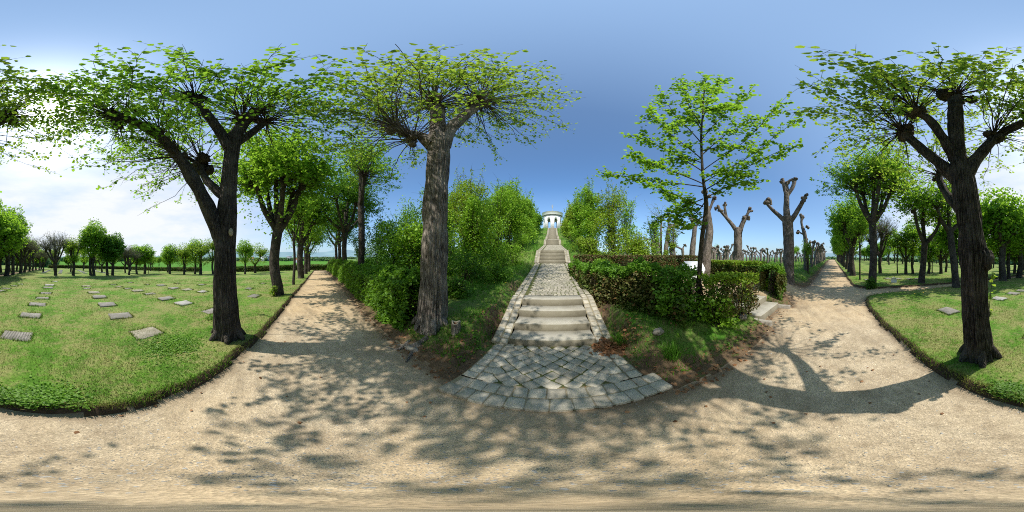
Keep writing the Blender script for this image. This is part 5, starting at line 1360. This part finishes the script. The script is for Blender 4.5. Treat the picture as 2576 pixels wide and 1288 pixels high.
# ------------------------------------------------------------------ ground cover
R = np.random.default_rng(42)
def blades(name, P, h, w, m, label, lean=.5):
    N = len(P); h = h * R.uniform(.5, 1.3, N); an = R.uniform(0, 2 * PI, N)
    d = np.stack([np.cos(an), np.sin(an), np.zeros(N)], 1); ln = R.uniform(0, 1, N)[:, None] * lean
    a2 = R.uniform(0, 2 * PI, N); dl = np.stack([np.cos(a2), np.sin(a2), np.zeros(N)], 1)
    w = np.broadcast_to(w, (N,))[:, None]
    mid = P + np.array([0, 0, 1.]) * h[:, None] * .55 + dl * h[:, None] * ln * .35
    tip = P + np.array([0, 0, 1.]) * h[:, None] * (1 - .25 * ln) + dl * h[:, None] * ln
    V_ = np.stack([P - d * w / 2, P + d * w / 2, mid + d * w * .4, mid - d * w * .4, tip], 1)
    a = Acc(); i = np.arange(N)[:, None] * 5
    a.add(V_, i + np.array([0, 1, 2, 3])); n0 = a.n - N * 5
    a.f[3].append(i + np.array([3, 2, 4]))
    o = a.build(name, m); tag(o, label, kind='stuff', cat='grass'); return o
def scatter(n, amin, amax, bmin, bmax, cond, power=None):
    a = R.uniform(amin, amax, n); b = R.uniform(bmin, bmax, n)
    x = a * A[0] + b * B[0]; y = a * A[1] + b * B[1]; k = cond(a, b, x, y); return np.stack([x[k], y[k], Z(x[k], y[k])], 1)
def polar(n, r0, r1, cond, pw=1.0):
    r = r0 * (r1 / r0) ** (R.random(n) ** pw); an = R.uniform(0, 2 * PI, n); x = r * np.sin(an); y = r * np.cos(an)
    a, b = toab(x, y); k = cond(a, b, x, y); return np.stack([x[k], y[k], Z(x[k], y[k])], 1)
lawnc = lambda a, b, x, y: (b > 1.0) & (pathness(a, b) < -.03) & (fbm(x * 1.2, y * 1.2, 8.) + .5 * fbm(x * .35, y * .35, 2.) > R.uniform(-.75, .75, len(x)))
P = polar(230000, 1.2, 16, lawnc, .9); dd = np.hypot(P[:, 0], P[:, 1])
blades('grass', P, .022 + .0032 * dd, .004 + .0012 * dd, M['grass'], 'short lawn grass, dry in places')
edge = lambda a, b, x, y: (b > 1.0) & (np.abs(pathness(a, b) + .06) < .06)
P = polar(160000, 1.2, 14, edge, .9)
blades('grass_fringe', P, .07, .006 + .0012 * np.hypot(P[:, 0], P[:, 1]), M['grass'], 'ragged grass fringe along the lawn edge', .9)
def hc(a, b, x, y):
    s, t = tost(x, y)
    return (b < -1.3) & (pathness(a, b) < -.18) & ((np.abs(t) > 1.12) | (s < 1.1)) & ~inpoly(a, b, TERR) & (fbm(x * 1.1, y * 1.1, 3.) > R.uniform(-.8, .35, len(x)) + .35 * (s < 4.5))
P = polar(260000, 1.6, 40, hc, .9); dd = np.hypot(P[:, 0], P[:, 1])
blades('tall_grass', P, np.clip(.05 + .016 * dd, 0, .26), .005 + .0016 * dd, M['grass_dark'], 'tall shaded grass on the bank and slope', .8)
q_ = []
for (x, y, w_, dp_, rz_) in STN:
    if math.hypot(x, y) > 18: continue
    n = 420; e_ = R.integers(0, 4, n); u = R.uniform(-1, 1, n); o_ = R.normal(size=n) * .018 + .004
    lx = np.where(e_ < 2, u * w_ / 2, (w_ / 2 + o_) * np.where(e_ == 2, 1, -1)); ly = np.where(e_ < 2, (dp_ / 2 + o_) * np.where(e_ == 0, 1, -1), u * dp_ / 2)
    gx = x + lx * math.cos(rz_) - ly * math.sin(rz_); gy = y + lx * math.sin(rz_) + ly * math.cos(rz_); k = fbm(gx * 3, gy * 3, 2.) > -.25
    q_.append(np.stack([gx[k], gy[k], Z(gx[k], gy[k])], 1))
q_ = np.concatenate(q_); blades('grass_tufts', q_, .055, .006 + .0012 * np.hypot(q_[:, 0], q_[:, 1]), M['grass'], 'grass growing over the edges of the gravestones', .9)
# low leafy weeds
P = polar(22000, 1.7, 12, lambda a, b, x, y: hc(a, b, x, y) & (fbm(x * 1.5, y * 1.5, 6.) > -.05)); a = Acc(); leaves(a, P + [0, 0, .06] * R.random((len(P), 1)), .05, .5)
o = a.build('ground_ivy', M['leaf_hedge_b']); tag(o, 'low leafy weeds creeping over the bank', kind='stuff', cat='weeds')
def patch(cx, cy, rad, n, sz, m, name, lab, cat, zoff=.03, zr_=.05, flat=.6):
    g = gp(cx, cy); d = R.normal(size=(n, 2)) * rad * .5; x = g[0] + d[:, 0]; y = g[1] + d[:, 1]
    if 'clover' in name: kk = pathness(*toab(x, y)) < -.03; x = x[kk]; y = y[kk]; d = d[kk]; n = len(x)
    P = np.stack([x, y, Z(x, y) + zoff + zr_ * R.random(n) * np.exp(-(d ** 2).sum(1) / rad ** 2 * 2)], 1); a = Acc(); leaves(a, P, sz, flat); o = a.build(name, m); tag(o, lab, kind='stuff', cat=cat); return o
for (x, y, r, lb) in ((130, 1005, .28, 'dark clover patch at the bottom of the lawn, larger one'), (35, 1010, .2, 'dark clover patch at the left image edge'), (2530, 985, .18, 'dark clover patch below the twisted tree')):
    patch(x, y, r, 900, .032, M['leaf_hedge_b'], 'clover_patch', lb, 'clover', .02, .04)
patch(545, 800, .25, 700, .04, M['leaf_hedge_b'], 'weed_patch', 'bright weeds left of the forked trunk base', 'weeds', .02, .06)
patch(430, 870, .5, 1600, .03, M['leaf_hedge_b'], 'weed_patch', 'clover spreading round the tan gravestone', 'weeds', .01, .03)
# dead leaves
patch(1536, 874, .26, 1300, .065, M['dead'], 'leaf_pile', 'pile of brown fallen leaves at the right end of the lowest step', 'fallen leaves', .04, .12, .5)
def deadcond(a, b, x, y):
    s, t = tost(x, y); return (b < -1.15) & (s < 12) & ((np.abs(t) > 1.0) & (np.abs(t) < 1.5) & (s > 1.8) | (np.abs(pathness(a, b)) < .35) | (R.random(len(x)) < .08))
P = polar(9000, 1.5, 12, deadcond); a = Acc(); leaves(a, P + [0, 0, .015], .05, .6); o = a.build('fallen_leaves', M['dead']); tag(o, 'scattered brown dead leaves on the bank edges', kind='stuff', cat='fallen leaves')
P = polar(110, .9, 9, lambda a, b, x, y: pathness(a, b) > .05); a = Acc(); leaves(a, P + [0, 0, .012], .035, .7); o = a.build('fallen_leaves', M['dead']); tag(o, 'a few dry leaves lying on the path and lawn', kind='stuff', cat='fallen leaves')
# pebbles
def pebbles(P, r, m, name, lab):
    N = len(P); r = r * R.uniform(.4, 1.5, N); base = np.array([(1, 0, 0), (0, 1, 0), (-1, 0, 0), (0, -1, 0), (0, 0, .7)], float)
    an = R.uniform(0, 6.28, N); c, s_ = np.cos(an), np.sin(an)
    V_ = base[None] * (1 + .35 * R.normal(size=(N, 5, 1))) * r[:, None, None]
    V_ = np.stack([V_[..., 0] * c[:, None] - V_[..., 1] * s_[:, None], V_[..., 0] * s_[:, None] + V_[..., 1] * c[:, None], V_[..., 2]], -1) + P[:, None]
    a = Acc(); i = np.arange(N)[:, None] * 5
    a.add(V_, np.concatenate([i + np.array([k, (k + 1) % 4, 4]) for k in range(4)])); o = a.build(name, m); tag(o, lab, kind='stuff', cat='gravel')
def notapron(a, b, x, y):
    s, t = tost(x, y); return (pathness(a, b) > .03) & ~((s > 1.18) & (np.abs(t) < 1.05)) & (fbm(x * .8, y * .8, 2.) > R.uniform(-.9, .6, len(x)))
P = polar(26000, .3, 6, notapron, .8); pebbles(P, .0028 + .0012 * np.hypot(P[:, 0], P[:, 1]), M['rock'], 'gravel', 'grey gravel strewn over the path')
P = polar(2500, .2, 6, notapron, .8); pebbles(P, .006 + .001 * np.hypot(P[:, 0], P[:, 1]), M['slab_l'], 'pale_gravel', 'pale quartz chips in the path gravel')
# dandelions
def flowers(n, cond, r0, r1, lab):
    P = polar(n, r0, r1, cond); a = Acc(); N = len(P)
    for k in range(3): leaves(a, P + [0, 0, .09], .035, .8)
    o = a.build('dandelions', M['petal']); tag(o, lab, kind='stuff', cat='flowers')
flowers(500, lambda a, b, x, y: hc(a, b, x, y) & (np.abs(tost(x, y)[1]) < 3), 5, 14, 'yellow dandelions in the grass beside the stairs')
flowers(2500, lambda a, b, x, y: (np.abs(a + 6.2) < .4) & (b > 2.5) & (b < 7) & (R.random(len(x)) < .6), 6, 10, 'yellow dandelions along the branch path')
# a tuft of long grass on the bank
for (x, y, lab) in ((1690, 900, 'tuft of long arching grass on the bank right of the steps'), (1560, 1000 - 130, 'grass tuft beside the leaf pile')):
    g = gp(x, y); n = 260; d = R.normal(size=(n, 2)) * .06; Pp = np.stack([g[0] + d[:, 0], g[1] + d[:, 1], np.full(n, g[2])], 1)
    o = blades('grass_tuft', Pp, .3, .008, M['grass_dark'], lab, 1.1)

# ------------------------------------------------------------------ far town
GT_ = 'houses of the town beyond the fields'
def house(x0, x1, d, h, roof, wall, flat_, lab, rows=2):
    a0, _ = ray(x0, 0); a1, _ = ray(x1, 0); ac_ = (a0 + a1) / 2
    c = np.array([d * math.sin(ac_), d * math.cos(ac_)]); W = d * (a1 - a0); D_ = min(W * .6, 16) + 3; g = z1(c[0], c[1]) - .5
    th = thing('house', lab, 'house', (c[0], c[1], g), GT_, -ac_)
    def bx(a, x0_, x1_, y0_, y1_, z0_, z1__):
        V_ = [(x, y, z) for z in (z0_, z1__) for (x, y) in ((x0_, y0_), (x1_, y0_), (x1_, y1_), (x0_, y1_))]
        a.add(V_, [[0, 1, 5, 4], [1, 2, 6, 5], [2, 3, 7, 6], [3, 0, 4, 7], [4, 5, 6, 7]])
    a = Acc(); bx(a, -W / 2, W / 2, -D_ / 2, D_ / 2, 0, h); a.build('wall', M[wall], th)
    a = Acc()
    if flat_: bx(a, -W / 2 - .3, W / 2 + .3, -D_ / 2 - .3, D_ / 2 + .3, h, h + .6)
    else:
        rh = D_ * .35; e = .6; V_ = [(-W / 2 - e, -D_ / 2 - e, h), (W / 2 + e, -D_ / 2 - e, h), (W / 2 + e, D_ / 2 + e, h), (-W / 2 - e, D_ / 2 + e, h), (-W / 2 - e, 0, h + rh), (W / 2 + e, 0, h + rh)]
        a.add(V_, [[0, 1, 5, 4], [2, 3, 4, 5]]); a.f[3].append(np.array([[0, 4, 3], [1, 2, 5]]))
    a.build('roof', M[roof], th)
    nw = min(8, max(2, int(W / 4)))
    for r_ in range(rows):
        for k in range(nw):
            if d > 500: continue
            a = Acc(); xx = -W / 2 + W * (k + .5) / nw; zz = h * (r_ + .35) / rows
            V_ = [(xx - .6, -D_ / 2 - .05, zz), (xx + .6, -D_ / 2 - .05, zz), (xx + .6, -D_ / 2 - .05, zz + 1.4), (xx - .6, -D_ / 2 - .05, zz + 1.4)]; a.add(V_, [[0, 1, 2, 3]]); a.build('window', M['glass'], th)
house(622, 638, 330, 6, 'redroof', 'housecream', False, 'long low house with a salmon red roof beyond the field')
house(652, 678, 360, 10, 'roofgrey', 'housewhite', True, 'white apartment block with a flat roof, left of the dense linden', 3)
house(679, 699, 365, 11, 'roofgrey', 'housewhite', True, 'second white apartment block partly behind the dense linden', 3)
house(722, 733, 380, 8, 'roofgrey', 'housewhite', False, 'pale block between the dense and the wavy stemmed trees', 2)
house(741, 750, 250, 5, 'redroof', 'housewhite', False, 'white gabled house nearest the field, seen between path trees', 2)
house(505, 530, 420, 7, 'roofgrey', 'housewhite', True, 'long pale hall beyond the field, left of the forked trunk', 1)
house(440, 470, 600, 7, 'roofgrey', 'housewhite', True, 'very distant white hall on the left horizon', 1)
for i, x in enumerate(range(778, 826, 6)):
    house(x, x + 3, 750 + 40 * (i % 3), 7, 'redroof' if i % 2 else 'roofgrey', 'housecream', False, 'tiny distant town house at the end of the left path')
# trees in the valley: one green belt
P = []
for (az0, az1, d0, d1_, n, h) in ((-112, -60, 330, 420, 260, 7), (-75, -55, 600, 640, 120, 10), (-170, -112, 300, 420, 260, 9), (95, 200, 150, 260, 520, 7), (-185, -160, 150, 260, 150, 8)):
    az = np.radians(R.uniform(az0, az1, n)); d = R.uniform(d0, d1_, n); x = d * np.sin(az); y = d * np.cos(az); z = Z(x, y)
    c = np.stack([x, y, z + h * .5], 1); k = 46
    dv = unit(R.normal(size=(n, k, 3))) * R.uniform(.5, 1, (n, k, 1)); P.append((c[:, None] + dv * np.array([h * .65, h * .65, h * .5]) * R.uniform(.5, 1.2, (n, 1, 1))).reshape(-1, 3))
a = Acc(); P = np.concatenate(P); leaves(a, P, 2.4, .3, quad=True, wid=1.3)
def farleaf():
    m, nt = mat('far_tree_mass'); g = nt.nodes.new('ShaderNodeNewGeometry'); r = g.outputs['Random Per Island']
    finish(nt, ramp(nt, r, (0, (.07, .13, .05)), (1, (.14, .22, .09))), 1, None, spec=0); return m
o = a.build('distant_trees', farleaf()); tag(o, 'belts of distant trees in the valley and along the horizon', kind='stuff', cat='trees')

# ------------------------------------------------------------------ light, sky, camera
SUN_AZ, SUN_EL = -163.0, 50.5
sc = bpy.context.scene
sun = bpy.data.lights.new('sun', 'SUN'); sun.energy = 5.0; sun.angle = math.radians(.55); sun.color = (1, .95, .87)
so = bpy.data.objects.new('sun', sun); C.objects.link(so)
sd = Vector((math.sin(math.radians(SUN_AZ)) * math.cos(math.radians(SUN_EL)), math.cos(math.radians(SUN_AZ)) * math.cos(math.radians(SUN_EL)), math.sin(math.radians(SUN_EL))))
so.rotation_euler = sd.to_track_quat('Z', 'Y').to_euler(); so.location = (0, 0, 30)
w = bpy.data.worlds.new('World'); sc.world = w; w.use_nodes = True; nt = w.node_tree; nt.nodes.clear()
sky = nt.nodes.new('ShaderNodeTexSky'); sky.sky_type = 'NISHITA'; sky.sun_disc = False; sky.sun_elevation = math.radians(SUN_EL); sky.sun_rotation = math.radians(SUN_AZ)
sky.air_density = 1.0; sky.dust_density = .6; sky.ozone_density = 1.6; sky.altitude = 200
gen = nt.nodes.new('ShaderNodeTexCoord').outputs['Generated']
dot = nd(nt, 'ShaderNodeVectorMath', {'operation': 'DOT_PRODUCT'}, i0=gen, i1=tuple(sd)).outputs['Value']
sep = nd(nt, 'ShaderNodeSeparateXYZ', Vector=gen); z_ = sep.outputs[2]
hz = (math.sin(math.radians(-158)), math.cos(math.radians(-158)), 0)
hd = nd(nt, 'ShaderNodeVectorMath', {'operation': 'DOT_PRODUCT'}, i0=gen, i1=hz).outputs['Value']
stretch = nd(nt, 'ShaderNodeMapping', Vector=gen, Scale=(1, 1, 3.2)).outputs[0]
cn = noise(nt, stretch, 2.6, 7, .6)
# clouds bank: low, on the sun's side
side_ = ramp(nt, hd, (.1, 0), (.75, 1))
low = ramp(nt, z_, (.0, .75), (.22, 1), (.55, .55), (.75, 0))
wisps = ramp(nt, cn, (.3, .5), (.62, 1))
cf_ = mth(nt, 'MULTIPLY', mth(nt, 'MULTIPLY', side_, low), wisps)
glow = mth(nt, 'POWER', mth(nt, 'MAXIMUM', dot, 0), 26.0)
glow2 = mth(nt, 'POWER', mth(nt, 'MAXIMUM', dot, 0), 300.0)
bg = sky.outputs[0]
tint = mixc(nt, 1, bg, (.82, 1.13, 1.36), 'MULTIPLY')
# paler air toward the sun and overhead
pale = ramp(nt, mth(nt, 'ADD', mth(nt, 'MULTIPLY', dot, .5), .5), (.35, 0), (.6, .22), (.85, .75), (1, 1))
tint = mixc(nt, mth(nt, 'MULTIPLY', pale, .85), tint, (2.9, 4.4, 6.7))
hzk = ramp(nt, z_, (.0, .8), (.12, .35), (.4, 0))
tint = mixc(nt, mth(nt, 'MULTIPLY', hzk, .8), tint, (3.7, 4.6, 6.0))
col = mixc(nt, mth(nt, 'MINIMUM', mth(nt, 'MULTIPLY', cf_, 1.25), 1.0), tint, (6.8, 7.05, 7.4))
gc = nd(nt, 'ShaderNodeVectorMath', {'operation': 'SCALE'}, i0=(1, .98, .93), Scale=mth(nt, 'ADD', mth(nt, 'MULTIPLY', glow, 9.0), mth(nt, 'MULTIPLY', glow2, 30.0))).outputs[0]
col = mixc(nt, 1, col, gc, 'ADD')
b = nd(nt, 'ShaderNodeBackground', Color=col, Strength=.14)
o = nd(nt, 'ShaderNodeOutputWorld'); nt.links.new(b.outputs[0], o.inputs[0])

sc.render.engine = 'CYCLES'
cam = bpy.data.cameras.new('camera'); co = bpy.data.objects.new('camera', cam); C.objects.link(co)
cam.type = 'PANO'
try: cam.panorama_type = 'EQUIRECTANGULAR'
except Exception: pass
try: cam.cycles.panorama_type = 'EQUIRECTANGULAR'
except Exception: pass
co.location = (0, 0, EYE); co.rotation_euler = (PI / 2, 0, 0); cam.clip_start = .02; cam.clip_end = 20000
sc.camera = co
sc.view_settings.view_transform = 'Standard'; sc.view_settings.look = 'None'; sc.view_settings.exposure = 0; sc.view_settings.gamma = 1
sc.cycles.max_bounces = 8; sc.cycles.diffuse_bounces = 3; sc.cycles.transmission_bounces = 4; sc.cycles.glossy_bounces = 2
try:
    sc.cycles.use_denoising = False; sc.cycles.filter_width = 1.0
except Exception: pass
sc.cycles.sample_clamp_indirect = 6
